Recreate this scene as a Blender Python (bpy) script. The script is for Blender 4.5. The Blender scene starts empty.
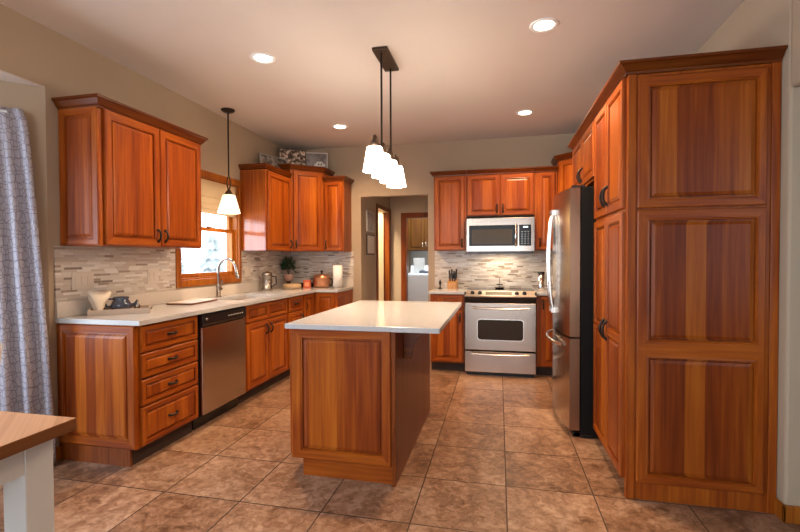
import bpy, bmesh, math, random
from mathutils import Vector, Matrix
random.seed(7)
C = bpy.data.collections.new('scene'); bpy.context.scene.collection.children.link(C)
SC = bpy.context.scene

# ------------------------------------------------------------------ camera
def setup_camera():
    y, pt, r = [math.radians(a) for a in (-12.557, -1.064, -0.207)]
    fw = Vector((math.sin(y)*math.cos(pt), math.cos(y)*math.cos(pt), math.sin(pt)))
    rt = Vector((math.cos(y), -math.sin(y), 0)); up = rt.cross(fw)
    rt2 = rt*math.cos(r) + up*math.sin(r); up2 = -rt*math.sin(r) + up*math.cos(r)
    M = Matrix((rt2, up2, -fw)).transposed().to_4x4()
    M.translation = (2.775, 0, 1.2934)
    cd = bpy.data.cameras.new('camera'); co = bpy.data.objects.new('camera', cd); C.objects.link(co)
    co.matrix_world = M; cd.sensor_width = 36; cd.lens = 443.46/800*36; cd.clip_start = 0.05
    SC.camera = co
setup_camera()

# ------------------------------------------------------------------ world, lights, exposure
W = bpy.data.worlds.new('world'); SC.world = W; W.use_nodes = True
bg = W.node_tree.nodes['Background']; bg.inputs[0].default_value = (0.86, 0.93, 1.0, 1); bg.inputs[1].default_value = 4.5
SC.view_settings.view_transform = 'Standard'; SC.view_settings.look = 'None'
SC.view_settings.gamma = 1; SC.view_settings.use_curve_mapping = False
SC.view_settings.exposure = 0.18

def area(name, loc, rot, size, power, col, sy=None, spread=math.pi):
    l = bpy.data.lights.new(name, 'AREA'); l.energy = power; l.color = col; l.size = size; l.spread = spread
    if sy: l.shape = 'RECTANGLE'; l.size_y = sy
    o = bpy.data.objects.new(name, l); C.objects.link(o); o.location = loc; o.rotation_euler = rot
    return o
def point(name, loc, power, col, size=0.04):
    l = bpy.data.lights.new(name, 'POINT'); l.energy = power; l.color = col; l.shadow_soft_size = size
    o = bpy.data.objects.new(name, l); C.objects.link(o); o.location = loc
    return o
DAY = (0.70, 0.83, 1.0); WARM = (1.0, 0.66, 0.38); WARM2 = (1.0, 0.77, 0.56)
R90 = math.pi/2
area('bay_daylight', (-0.90, 0.25, 1.40), (0, -R90+math.radians(32), 0), 1.5, 76, (0.64, 0.80, 1.0), 1.9)
area('rear_fill', (2.4, -3.0, 1.35), (R90, 0, 0), 2.6, 4, DAY, 2.0)  # added soft fill for daylight from behind the camera, source unseen
area('side_room_fill', (5.4, 0.2, 1.6), (R90, 0, math.radians(15)), 1.6, 11, (0.58, 0.80, 1.0), 1.6)  # added cool fill to brighten the right wall, no window known there
area('sink_window_daylight', (-0.14, 3.88, 1.42), (0, -R90, 0), 0.60, 9, DAY, 0.85)
area('laundry_light', (1.6, 7.85, 2.70), (0, 0, 0), 0.5, 55, (0.80, 0.9, 1.0))
area('side_room_light', (0.66, 6.50, 2.60), (0, 0, 0), 0.4, 110, (1.0, 0.80, 0.5))
area('microwave_task_light', (2.79, 5.38, 1.335), (0, 0, 0), 0.35, 3.2, (1.0, 0.76, 0.50), 0.12)

# ------------------------------------------------------------------ materials
MATS = {}
def newmat(name):
    m = bpy.data.materials.new(name); m.use_nodes = True
    return m, m.node_tree.nodes, m.node_tree.links, m.node_tree.nodes['Principled BSDF']
def flat(name, col, rough=0.5, metal=0, coat=0, emit=None, es=0, alpha=None, trans=0, sss=0):
    m, n, l, b = newmat(name)
    b.inputs['Base Color'].default_value = (*col, 1); b.inputs['Roughness'].default_value = rough
    b.inputs['Metallic'].default_value = metal; b.inputs['Coat Weight'].default_value = coat
    b.inputs['Coat Roughness'].default_value = 0.12
    if emit: b.inputs['Emission Color'].default_value = (*emit, 1); b.inputs['Emission Strength'].default_value = es
    b.inputs['Transmission Weight'].default_value = trans
    MATS[name] = m; return m
def math_n(n, l, op, a, b=None, c=None):
    x = n.new('ShaderNodeMath'); x.operation = op
    for i, v in enumerate((a, b, c)):
        if v is None: continue
        if isinstance(v, (int, float)): x.inputs[i].default_value = v
        else: l.new(v, x.inputs[i])
    return x.outputs[0]
def ramp(n, l, fac, stops, const=False):
    r = n.new('ShaderNodeValToRGB'); e = r.color_ramp.elements
    while len(e) < len(stops): e.new(0.5)
    for k, (p, c) in enumerate(stops): e[k].position = p; e[k].color = (*c, 1)
    if const: r.color_ramp.interpolation = 'CONSTANT'
    l.new(fac, r.inputs[0]); return r.outputs[0]
def mixc(n, l, fac, a, b, mode='MIX'):
    x = n.new('ShaderNodeMix'); x.data_type = 'RGBA'; x.blend_type = mode
    if isinstance(fac, (int, float)): x.inputs['Factor'].default_value = fac
    else: l.new(fac, x.inputs['Factor'])
    for s, v in (('A', a), ('B', b)):
        k = [i for i in x.inputs if i.name == s and i.type == 'RGBA'][0]
        if isinstance(v, tuple): k.default_value = (*v, 1)
        else: l.new(v, k)
    return [o for o in x.outputs if o.type == 'RGBA'][0]

def wood(name, stave=True, horizontal=False, dark=1.0, tint=(1, 1, 1), freq=13, contrast=1.0, rough=0.33, gloss=0, cols=None):
    m, n, l, b = newmat(name)
    tc = n.new('ShaderNodeTexCoord'); oi = n.new('ShaderNodeObjectInfo'); sp = n.new('ShaderNodeSeparateXYZ')
    l.new(tc.outputs['Object'], sp.inputs[0])
    u = math_n(n, l, 'ADD', sp.outputs[0], sp.outputs[1]); u = math_n(n, l, 'MULTIPLY_ADD', oi.outputs['Random'], 13.7, u)
    z = sp.outputs[2]
    if horizontal: u, z = z, u
    u2 = math_n(n, l, 'MULTIPLY', u, 1.0)
    cv = n.new('ShaderNodeCombineXYZ'); l.new(math_n(n, l, 'MULTIPLY', u2, 55), cv.inputs[0]); l.new(math_n(n, l, 'MULTIPLY', z, 2.2), cv.inputs[1])
    l.new(math_n(n, l, 'MULTIPLY', oi.outputs['Random'], 37.0), cv.inputs[2])
    nz = n.new('ShaderNodeTexNoise'); nz.inputs['Scale'].default_value = 1; nz.inputs['Detail'].default_value = 4; nz.inputs['Distortion'].default_value = 0.4
    l.new(cv.outputs[0], nz.inputs['Vector'])
    # broad cathedral figure
    cv2 = n.new('ShaderNodeCombineXYZ'); l.new(math_n(n, l, 'MULTIPLY', u2, 7), cv2.inputs[0]); l.new(math_n(n, l, 'MULTIPLY', z, 1.1), cv2.inputs[1])
    n2 = n.new('ShaderNodeTexNoise'); n2.inputs['Scale'].default_value = 1.2; n2.inputs['Detail'].default_value = 2; l.new(cv2.outputs[0], n2.inputs['Vector'])
    if stave:
        vo = n.new('ShaderNodeTexVoronoi'); vo.voronoi_dimensions = '1D'; vo.inputs['Scale'].default_value = 1
        l.new(math_n(n, l, 'MULTIPLY', u2, freq), vo.inputs['W'])
        sx = n.new('ShaderNodeSeparateColor'); l.new(vo.outputs['Color'], sx.inputs[0]); st = sx.outputs[0]
    else: st = n2.outputs[0]
    f = math_n(n, l, 'MULTIPLY_ADD', math_n(n, l, 'SUBTRACT', st, 0.5), 0.62*contrast, 0.31)
    f = math_n(n, l, 'MULTIPLY_ADD', math_n(n, l, 'SUBTRACT', nz.outputs[0], 0.5), 0.70, math_n(n, l, 'ADD', f, 0.20))
    f = math_n(n, l, 'MULTIPLY_ADD', n2.outputs[0], 0.22, f)
    f = math_n(n, l, 'ADD', f, -0.15)
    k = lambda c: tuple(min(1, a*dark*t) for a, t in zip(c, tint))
    cc = cols or [(0.095, 0.013, 0.002), (0.225, 0.041, 0.004), (0.365, 0.088, 0.007), (0.53, 0.168, 0.018)]
    col = ramp(n, l, f, [(q_, k(c_)) for q_, c_ in zip((0.0, 0.35, 0.62, 1.0), cc)])
    l.new(col, b.inputs['Base Color']); b.inputs['Roughness'].default_value = rough
    b.inputs['Coat Weight'].default_value = 0.0; b.inputs['Specular IOR Level'].default_value = 0.28
    if gloss: b.inputs['Coat Weight'].default_value = gloss; b.inputs['Coat Roughness'].default_value = 0.07
    MATS[name] = m; return m
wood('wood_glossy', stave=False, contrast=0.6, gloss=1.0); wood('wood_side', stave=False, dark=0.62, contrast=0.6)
wood('wood_panel', contrast=0.62); wood('wood_panel_bold_shade', contrast=0.85, freq=11, dark=0.85); wood('wood_stile', stave=False, contrast=0.7); wood('wood_rail', stave=False, horizontal=True, contrast=0.7)  # bold panel: stronger staves, pantry shade darkened into the colour
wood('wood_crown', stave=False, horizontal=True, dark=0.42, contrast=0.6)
wood('wood_oak', stave=False, dark=1.15, tint=(0.95, 1.25, 1.2), contrast=0.6)
wood('wood_kick', stave=False, horizontal=True, dark=0.75, contrast=0.6)
wood('wood_table', stave=True, freq=9, contrast=0.5, rough=0.3, cols=[(0.38, 0.19, 0.10), (0.52, 0.28, 0.15), (0.66, 0.40, 0.23), (0.78, 0.54, 0.36)])
wood('wood_table_edge', stave=False, horizontal=True, contrast=0.5, cols=[(0.10, 0.035, 0.012), (0.15, 0.055, 0.02), (0.22, 0.085, 0.03), (0.30, 0.12, 0.05)])
wood('wood_block', stave=True, freq=30, contrast=0.4, cols=[(0.30, 0.13, 0.04), (0.42, 0.20, 0.07), (0.55, 0.29, 0.11), (0.66, 0.38, 0.17)])
wood('wood_laundry', stave=True, freq=6, dark=0.42, tint=(0.8, 1.3, 1.2), contrast=0.3)

def noisy(name, c1, c2, scale=3, rough=0.9, bump=0.0, bscale=200):
    m, n, l, b = newmat(name)
    tc = n.new('ShaderNodeTexCoord'); nz = n.new('ShaderNodeTexNoise'); nz.inputs['Scale'].default_value = scale; nz.inputs['Detail'].default_value = 5
    l.new(tc.outputs['Object'], nz.inputs['Vector'])
    l.new(ramp(n, l, nz.outputs[0], [(0.35, c1), (0.65, c2)]), b.inputs['Base Color']); b.inputs['Roughness'].default_value = rough
    if bump:
        n3 = n.new('ShaderNodeTexNoise'); n3.inputs['Scale'].default_value = bscale; l.new(tc.outputs['Object'], n3.inputs['Vector'])
        bp = n.new('ShaderNodeBump'); bp.inputs['Strength'].default_value = bump; bp.inputs['Distance'].default_value = 0.002
        l.new(n3.outputs[0], bp.inputs['Height']); l.new(bp.outputs[0], b.inputs['Normal'])
    MATS[name] = m; return m
noisy('paint_wall', (0.43, 0.33, 0.228), (0.44, 0.34, 0.238), 2, 0.85, 0.15, 250)
noisy('paint_ceiling', (0.66, 0.575, 0.51), (0.68, 0.595, 0.53), 2, 0.95, 0.25, 120)
noisy('paint_hall', (0.42, 0.34, 0.26), (0.43, 0.35, 0.27), 2, 0.85)
noisy('quartz', (0.47, 0.465, 0.46), (0.53, 0.525, 0.52), 90, 0.14)
noisy('quartz_splash', (0.60, 0.54, 0.47), (0.64, 0.58, 0.51), 90, 0.22)
noisy('snow', (0.8, 0.82, 0.86), (0.9, 0.92, 0.95), 1, 0.9)
noisy('conifer', (0.16, 0.20, 0.20), (0.42, 0.46, 0.48), 3, 0.9)

def mat_floor():
    m, n, l, b = newmat('floor_tile'); T = 0.462; tx, ty = 2.8153, 3.4785
    tc = n.new('ShaderNodeTexCoord'); sp = n.new('ShaderNodeSeparateXYZ'); l.new(tc.outputs['Object'], sp.inputs[0])
    ux = math_n(n, l, 'DIVIDE', math_n(n, l, 'SUBTRACT', sp.outputs[0], tx), T); uy = math_n(n, l, 'DIVIDE', math_n(n, l, 'SUBTRACT', sp.outputs[1], ty), T)
    def edge(u):
        fr = math_n(n, l, 'FRACT', u); a = math_n(n, l, 'ABSOLUTE', math_n(n, l, 'SUBTRACT', fr, 0.5)); return math_n(n, l, 'SUBTRACT', 0.5, a)
    d = math_n(n, l, 'MINIMUM', edge(ux), edge(uy))
    wob = n.new('ShaderNodeTexNoise'); wob.inputs['Scale'].default_value = 60; l.new(tc.outputs['Object'], wob.inputs['Vector'])
    d = math_n(n, l, 'MULTIPLY_ADD', math_n(n, l, 'SUBTRACT', wob.outputs[0], 0.5), 0.004, d)
    g = math_n(n, l, 'LESS_THAN', d, 0.007)
    cell = n.new('ShaderNodeCombineXYZ'); l.new(math_n(n, l, 'FLOOR', ux), cell.inputs[0]); l.new(math_n(n, l, 'FLOOR', uy), cell.inputs[1])
    wn = n.new('ShaderNodeTexWhiteNoise'); wn.noise_dimensions = '2D'; l.new(cell.outputs[0], wn.inputs['Vector'])
    off = n.new('ShaderNodeVectorMath'); off.operation = 'MULTIPLY_ADD'; l.new(wn.outputs['Color'], off.inputs[0]); off.inputs[1].default_value = (9, 9, 9); l.new(tc.outputs['Object'], off.inputs[2])
    n1 = n.new('ShaderNodeTexNoise'); n1.inputs['Scale'].default_value = 3.2; n1.inputs['Detail'].default_value = 7; n1.inputs['Roughness'].default_value = 0.68; n1.inputs['Distortion'].default_value = 1.2
    l.new(off.outputs[0], n1.inputs['Vector'])
    n2 = n.new('ShaderNodeTexNoise'); n2.inputs['Scale'].default_value = 22; n2.inputs['Detail'].default_value = 8; n2.inputs['Roughness'].default_value = 0.7; n2.inputs['Distortion'].default_value = 0.8; l.new(off.outputs[0], n2.inputs['Vector'])
    f = math_n(n, l, 'MULTIPLY_ADD', n2.outputs[0], 0.60, math_n(n, l, 'MULTIPLY', n1.outputs[0], 0.5))
    f = math_n(n, l, 'MULTIPLY_ADD', wn.outputs[0], 0.10, f)
    col = ramp(n, l, f, [(0.47, (0.11, 0.050, 0.024)), (0.56, (0.225, 0.115, 0.062)), (0.63, (0.315, 0.178, 0.105)), (0.74, (0.46, 0.30, 0.20))])
    col = mixc(n, l, g, col, (0.085, 0.052, 0.034))
    l.new(col, b.inputs['Base Color'])
    rg = math_n(n, l, 'MULTIPLY_ADD', n2.outputs[0], 0.25, 0.24); l.new(math_n(n, l, 'MAXIMUM', rg, math_n(n, l, 'MULTIPLY', g, 0.8)), b.inputs['Roughness'])
    bp = n.new('ShaderNodeBump'); bp.inputs['Strength'].default_value = 0.35; bp.inputs['Distance'].default_value = 0.004
    h = math_n(n, l, 'SUBTRACT', f, math_n(n, l, 'MULTIPLY', g, 0.6)); l.new(h, bp.inputs['Height']); l.new(bp.outputs[0], b.inputs['Normal'])
    MATS['floor_tile'] = m
mat_floor()
def mat_mosaic():
    m, n, l, b = newmat('mosaic'); H = 0.0165; L = 0.105
    tc = n.new('ShaderNodeTexCoord'); sp = n.new('ShaderNodeSeparateXYZ'); l.new(tc.outputs['Object'], sp.inputs[0])
    u = math_n(n, l, 'ADD', sp.outputs[0], sp.outputs[1])
    rz = math_n(n, l, 'DIVIDE', sp.outputs[2], H); row = math_n(n, l, 'FLOOR', rz)
    w1 = n.new('ShaderNodeTexWhiteNoise'); w1.noise_dimensions = '1D'; l.new(row, w1.inputs['W'])
    uu = math_n(n, l, 'DIVIDE', u, math_n(n, l, 'MULTIPLY_ADD', w1.outputs[0], 0.07, L - 0.04)); uu = math_n(n, l, 'MULTIPLY_ADD', w1.outputs[0], 57.3, uu)
    cell = math_n(n, l, 'FLOOR', uu)
    cv = n.new('ShaderNodeCombineXYZ'); l.new(row, cv.inputs[0]); l.new(cell, cv.inputs[1])
    w2 = n.new('ShaderNodeTexWhiteNoise'); w2.noise_dimensions = '2D'; l.new(cv.outputs[0], w2.inputs['Vector'])
    col = ramp(n, l, w2.outputs[0], [(0, (0.62, 0.57, 0.50)), (0.24, (0.53, 0.46, 0.39)), (0.46, (0.66, 0.62, 0.57)), (0.62, (0.45, 0.38, 0.32)), (0.75, (0.58, 0.52, 0.45)), (0.86, (0.30, 0.225, 0.17)), (0.94, (0.20, 0.155, 0.125)), (0.975, (0.5, 0.47, 0.45))], True)
    fr = math_n(n, l, 'FRACT', uu); fz = math_n(n, l, 'FRACT', rz)
    g = math_n(n, l, 'MAXIMUM', math_n(n, l, 'LESS_THAN', fr, 0.022), math_n(n, l, 'LESS_THAN', fz, 0.09))
    col = mixc(n, l, g, col, (0.55, 0.50, 0.44)); l.new(col, b.inputs['Base Color'])
    rg = math_n(n, l, 'MULTIPLY_ADD', w2.outputs[0], 0.4, 0.12); l.new(rg, b.inputs['Roughness'])
    bp = n.new('ShaderNodeBump'); bp.inputs['Strength'].default_value = 0.3; bp.inputs['Distance'].default_value = 0.002
    l.new(math_n(n, l, 'SUBTRACT', math_n(n, l, 'MULTIPLY', w2.outputs[0], 0.5), g), bp.inputs['Height']); l.new(bp.outputs[0], b.inputs['Normal'])
    MATS['mosaic'] = m
mat_mosaic()
def mat_steel(name, col, rough, vertical=False):
    m, n, l, b = newmat(name)
    tc = n.new('ShaderNodeTexCoord'); mp = n.new('ShaderNodeMapping'); l.new(tc.outputs['Object'], mp.inputs[0])
    mp.inputs['Scale'].default_value = (140, 140, 2) if vertical else (2, 2, 180)
    nz = n.new('ShaderNodeTexNoise'); nz.inputs['Scale'].default_value = 1; nz.inputs['Detail'].default_value = 3; l.new(mp.outputs[0], nz.inputs['Vector'])
    l.new(math_n(n, l, 'MULTIPLY_ADD', nz.outputs[0], 0.05, rough - 0.025), b.inputs['Roughness'])
    b.inputs['Base Color'].default_value = (*col, 1); b.inputs['Metallic'].default_value = 1.0
    MATS[name] = m
mat_steel('steel_satin', (0.62, 0.56, 0.50), 0.48); mat_steel('steel_side_reflect', (0.26, 0.155, 0.10), 0.24); mat_steel('steel', (0.42, 0.35, 0.30), 0.22); mat_steel('steel_v', (0.50, 0.43, 0.375), 0.22, True)  # fridge door sides: brown reflection of the pantry put into the colour
flat('chrome', (0.72, 0.70, 0.68), 0.14, 1.0); flat('handle_steel', (0.75, 0.71, 0.66), 0.2, 1.0)
flat('nickel', (0.34, 0.31, 0.28), 0.25, 1.0)
flat('bronze', (0.022, 0.014, 0.010), 0.4, 0.6); flat('bronze_light', (0.06, 0.035, 0.022), 0.4, 0.6)
flat('black', (0.008, 0.008, 0.009), 0.25); flat('black_gloss', (0.008, 0.008, 0.008), 0.08); flat('black_matte', (0.006, 0.006, 0.006), 0.6)
flat('oven_glass', (0.030, 0.020, 0.013), 0.22)
flat('mw_glass', (0.055, 0.042, 0.026), 0.2)
flat('display', (0.10, 0.09, 0.05), 0.3); flat('led', (0.7, 0.85, 0.9), 0.4, emit=(0.7, 0.9, 1.0), es=1.5)
flat('white_plastic', (0.60, 0.53, 0.45), 0.4); flat('white_enamel', (0.75, 0.78, 0.82), 0.25, coat=0.4)
flat('white_paint', (0.62, 0.64, 0.63), 0.45); flat('door_paint', (0.80, 0.68, 0.50), 0.5)
flat('cream_cloth', (0.72, 0.64, 0.52), 0.95); flat('paper', (0.85, 0.82, 0.77), 0.95)
flat('glaze_blue', (0.035, 0.05, 0.085), 0.15, coat=0.8); flat('pot_pink', (0.42, 0.25, 0.20), 0.6); flat('leaf', (0.018, 0.05, 0.022), 0.5); flat('leaf_light', (0.05, 0.11, 0.05), 0.5)
flat('kick_shade', (0.035, 0.018, 0.012), 0.7); flat('tray_wood', (0.42, 0.32, 0.24), 0.6); flat('tan_wood', (0.50, 0.34, 0.19), 0.5)  # front kicks: shadow under the cabinets put into the colour
flat('soil', (0.03, 0.02, 0.015), 0.9)
flat('copper', (0.62, 0.30, 0.17), 0.28, 0.85); flat('tin_red', (0.55, 0.085, 0.02), 0.4); flat('tin_label', (0.75, 0.33, 0.14), 0.5)
flat('white_metal', (0.75, 0.76, 0.76), 0.4, 0.2); flat('sash_shadowless', (0.8, 0.8, 0.8), 0.4)
flat('trim_white', (0.9, 0.9, 0.88), 0.5); flat('lamp_disc', (1, 1, 1), 0.5, emit=(1.0, 0.86, 0.66), es=9)  # trim ring is plain off-white without emission
flat('photo_frame_silver', (0.5, 0.48, 0.44), 0.35, 0.4); flat('photo_frame_dark', (0.045, 0.03, 0.02), 0.5)
flat('frame_white', (0.72, 0.68, 0.62), 0.5)
flat('cut_board', (0.60, 0.50, 0.42), 0.5); flat('cut_board_edge', (0.13, 0.045, 0.02), 0.5)
flat('box_dark', (0.10, 0.12, 0.15), 0.5); flat('fence_wood', (0.45, 0.45, 0.45), 0.8)
def mat_shade():
    m, n, l, b = newmat('lamp_glass')
    b.inputs['Base Color'].default_value = (0.95, 0.92, 0.86, 1); b.inputs['Roughness'].default_value = 0.4
    b.inputs['Emission Color'].default_value = (1.0, 0.86, 0.68, 1); b.inputs['Emission Strength'].default_value = 22
    MATS['lamp_glass'] = m
mat_shade()
for k_ in ('black_matte', 'oven_glass', 'mw_glass', 'black_gloss'): MATS[k_].node_tree.nodes['Principled BSDF'].inputs['Specular IOR Level'].default_value = 0.15
flat('sink_glass', (0.95, 0.9, 0.82), 0.4, emit=(1.0, 0.80, 0.56), es=1.05)
def mat_translucent(name, col, fac=0.5):
    m, n, l, b = newmat(name); out = [x for x in n if x.type == 'OUTPUT_MATERIAL'][0]
    b.inputs['Base Color'].default_value = (*col, 1); b.inputs['Roughness'].default_value = 0.95
    t = n.new('ShaderNodeBsdfTranslucent'); t.inputs[0].default_value = (*col, 1)
    mx = n.new('ShaderNodeMixShader'); mx.inputs[0].default_value = fac; l.new(b.outputs[0], mx.inputs[1]); l.new(t.outputs[0], mx.inputs[2]); l.new(mx.outputs[0], out.inputs[0])
    MATS[name] = m; return m, n, l, b, t
mat_translucent('shade_cloth', (0.66, 0.50, 0.32), 0.5)
def mat_curtain():
    m, n, l, b, t = mat_translucent('curtain_cloth', (0.6, 0.6, 0.68), 0.35)
    tc = n.new('ShaderNodeTexCoord'); mp = n.new('ShaderNodeMapping'); l.new(tc.outputs['UV'], mp.inputs[0]); mp.inputs['Scale'].default_value = (21, 21, 21)
    vo = n.new('ShaderNodeTexVoronoi'); vo.feature = 'DISTANCE_TO_EDGE'; vo.voronoi_dimensions = '2D'; vo.inputs['Randomness'].default_value = 0.75; vo.inputs['Scale'].default_value = 1.0; l.new(mp.outputs[0], vo.inputs['Vector'])
    v2 = n.new('ShaderNodeTexVoronoi'); v2.feature = 'DISTANCE_TO_EDGE'; v2.voronoi_dimensions = '2D'; v2.inputs['Randomness'].default_value = 0.4; v2.inputs['Scale'].default_value = 0.62; l.new(mp.outputs[0], v2.inputs['Vector'])
    a = math_n(n, l, 'LESS_THAN', vo.outputs['Distance'], 0.05); a2 = math_n(n, l, 'LESS_THAN', v2.outputs['Distance'], 0.03)
    g = math_n(n, l, 'MAXIMUM', a, a2)
    c = mixc(n, l, math_n(n, l, 'MULTIPLY', g, 0.75), (0.58, 0.56, 0.62), (0.22, 0.19, 0.25)); l.new(c, b.inputs['Base Color']); l.new(c, t.inputs[0])
mat_curtain()
def mat_glass():
    m, n, l, b = newmat('window_glass'); out = [x for x in n if x.type == 'OUTPUT_MATERIAL'][0]
    tr = n.new('ShaderNodeBsdfTransparent'); gl = n.new('ShaderNodeBsdfGlossy'); gl.inputs['Roughness'].default_value = 0.02
    mx = n.new('ShaderNodeMixShader'); mx.inputs[0].default_value = 0.06; l.new(tr.outputs[0], mx.inputs[1]); l.new(gl.outputs[0], mx.inputs[2]); l.new(mx.outputs[0], out.inputs[0])
    MATS['window_glass'] = m
mat_glass()
def mat_picture(name, c1, c2, c3, scale, seed):
    m, n, l, b = newmat(name); tc = n.new('ShaderNodeTexCoord'); nz = n.new('ShaderNodeTexNoise'); nz.noise_dimensions = '4D'
    nz.inputs['W'].default_value = seed; nz.inputs['Scale'].default_value = scale; nz.inputs['Detail'].default_value = 5; l.new(tc.outputs['Object'], nz.inputs['Vector'])
    l.new(ramp(n, l, nz.outputs[0], [(0.38, c1), (0.5, c2), (0.6, c3)]), b.inputs['Base Color']); b.inputs['Roughness'].default_value = 0.3; MATS[name] = m
mat_picture('picture_grey', (0.06, 0.055, 0.05), (0.22, 0.21, 0.19), (0.42, 0.40, 0.36), 14, 1)
mat_picture('picture_sepia', (0.05, 0.03, 0.02), (0.20, 0.14, 0.10), (0.75, 0.62, 0.50), 26, 2)
mat_picture('picture_pale', (0.20, 0.18, 0.17), (0.34, 0.31, 0.30), (0.42, 0.39, 0.37), 10, 3)

# ------------------------------------------------------------------ mesh helpers
ROOT = {}
class MB:
    def __init__(s): s.v = []; s.f = []; s.m = []; s.s = []
    def add(s, vs, fs, mi=0, smooth=False):
        o = len(s.v); s.v += [tuple(v) for v in vs]
        for k, f in enumerate(fs):
            s.f.append([i+o for i in f]); s.m.append(mi[k] if isinstance(mi, list) else mi); s.s.append(smooth)
        return s
    def box(s, x0, x1, y0, y1, z0, z1, mi=0):
        if x0 > x1: x0, x1 = x1, x0
        if y0 > y1: y0, y1 = y1, y0
        if z0 > z1: z0, z1 = z1, z0
        v = [(x0, y0, z0), (x1, y0, z0), (x1, y1, z0), (x0, y1, z0), (x0, y0, z1), (x1, y0, z1), (x1, y1, z1), (x0, y1, z1)]
        return s.add(v, [(0, 3, 2, 1), (4, 5, 6, 7), (0, 1, 5, 4), (1, 2, 6, 5), (2, 3, 7, 6), (3, 0, 4, 7)], mi)
    def prism(s, poly, z0, z1, mi=0):
        n = len(poly); v = [(x, y, z0) for x, y in poly] + [(x, y, z1) for x, y in poly]
        return s.add(v, [tuple(range(n))[::-1], tuple(range(n, 2*n))] + [(i, (i+1) % n, n+(i+1) % n, n+i) for i in range(n)], mi)
    def prism_y(s, poly, y0, y1, mi=0):  # poly in (x,z)
        n = len(poly); v = [(x, y0, z) for x, z in poly] + [(x, y1, z) for x, z in poly]
        return s.add(v, [tuple(range(n)), tuple(range(n, 2*n))[::-1]] + [(i, n+i, n+(i+1) % n, (i+1) % n) for i in range(n)], mi)
    def prism_x(s, poly, x0, x1, mi=0):  # poly in (y,z)
        n = len(poly); v = [(x0, y, z) for y, z in poly] + [(x1, y, z) for y, z in poly]
        return s.add(v, [tuple(range(n))[::-1], tuple(range(n, 2*n))] + [(i, (i+1) % n, n+(i+1) % n, n+i) for i in range(n)], mi)
    def tube(s, pts, r, seg=10, mi=0, cap=True, scale=(1, 1)):
        pts = [Vector(p) for p in pts]; rs = r if isinstance(r, (list, tuple)) else [r]*len(pts); vs = []; fs = []
        t0 = (pts[1]-pts[0]).normalized(); ref = Vector((0, 0, 1)) if abs(t0.z) < 0.9 else Vector((1, 0, 0)); nrm = (ref - t0*ref.dot(t0)).normalized()
        for i, p in enumerate(pts):
            t = (pts[min(i+1, len(pts)-1)] - pts[max(i-1, 0)]).normalized(); nrm = (nrm - t*nrm.dot(t)).normalized(); bn = t.cross(nrm)
            for k in range(seg):
                a = 2*math.pi*k/seg; vs.append(p + nrm*math.cos(a)*rs[i]*scale[0] + bn*math.sin(a)*rs[i]*scale[1])
        for i in range(len(pts)-1):
            for k in range(seg): fs.append((i*seg+k, i*seg+(k+1) % seg, (i+1)*seg+(k+1) % seg, (i+1)*seg+k))
        s.add(vs, fs, mi, True)
        if cap: s.add(vs[:seg], [tuple(range(seg))[::-1]], mi); s.add(vs[-seg:], [tuple(range(seg))], mi)
        return s
    def lathe(s, prof, c=(0, 0, 0), seg=24, mi=0, axis='z', smooth=True):
        vs = []; fs = []
        for r, h in prof:
            for k in range(seg):
                a = 2*math.pi*k/seg; x, y = r*math.cos(a), r*math.sin(a)
                p = (x, y, h) if axis == 'z' else ((x, h, y) if axis == 'y' else (h, x, y))
                vs.append((p[0]+c[0], p[1]+c[1], p[2]+c[2]))
        for i in range(len(prof)-1):
            for k in range(seg):
                q = (i*seg+k, i*seg+(k+1) % seg, (i+1)*seg+(k+1) % seg, (i+1)*seg+k); fs.append(q if axis != 'y' else q[::-1])
        s.add(vs, fs, mi, smooth)
        if prof[0][0] > 1e-5: s.add(vs[:seg], [tuple(range(seg))[::-1]], mi)
        if prof[-1][0] > 1e-5: s.add(vs[-seg:], [tuple(range(seg))], mi)
        return s
    def build(s, name, mats, parent=None, loc=(0, 0, 0), bevel=0, seg=2, rot=0, tag=None):
        """verts are local to the thing's root; loc only for a thing that is one mesh"""
        me = bpy.data.meshes.new(name); me.from_pydata(s.v, [], s.f)
        for k in (mats if isinstance(mats, (list, tuple)) else [mats]): me.materials.append(MATS[k])
        for p, mi, sm in zip(me.polygons, s.m, s.s): p.material_index = mi; p.use_smooth = sm
        me.validate()
        bm = bmesh.new(); bm.from_mesh(me); bmesh.ops.recalc_face_normals(bm, faces=bm.faces); bm.to_mesh(me); bm.free()
        o = bpy.data.objects.new(name, me); C.objects.link(o)
        if parent: o.parent = parent
        o.location = loc; o.rotation_euler = (0, 0, rot)
        if bevel:
            b = o.modifiers.new('bevel', 'BEVEL'); b.width = bevel; b.segments = seg; b.limit_method = 'ANGLE'; b.angle_limit = math.radians(40)
        return o
def tag(o, label, cat, group=None, kind=None):
    if kind: o['kind'] = kind
    if label: o['label'] = label
    if cat: o['category'] = cat
    if group: o['group'] = group
    return o
def thing(name, label, cat, loc=(0, 0, 0), rot=0, group=None):
    o = bpy.data.objects.new(name, None); C.objects.link(o); o.location = loc; o.rotation_euler = (0, 0, rot); o.empty_display_size = 0.1
    return tag(o, label, cat, group)
def struct(name, mb, mats, label=None, bevel=0):
    o = mb.build(name, mats, bevel=bevel); o['kind'] = 'structure'
    if label: o['label'] = label
    return o

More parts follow.
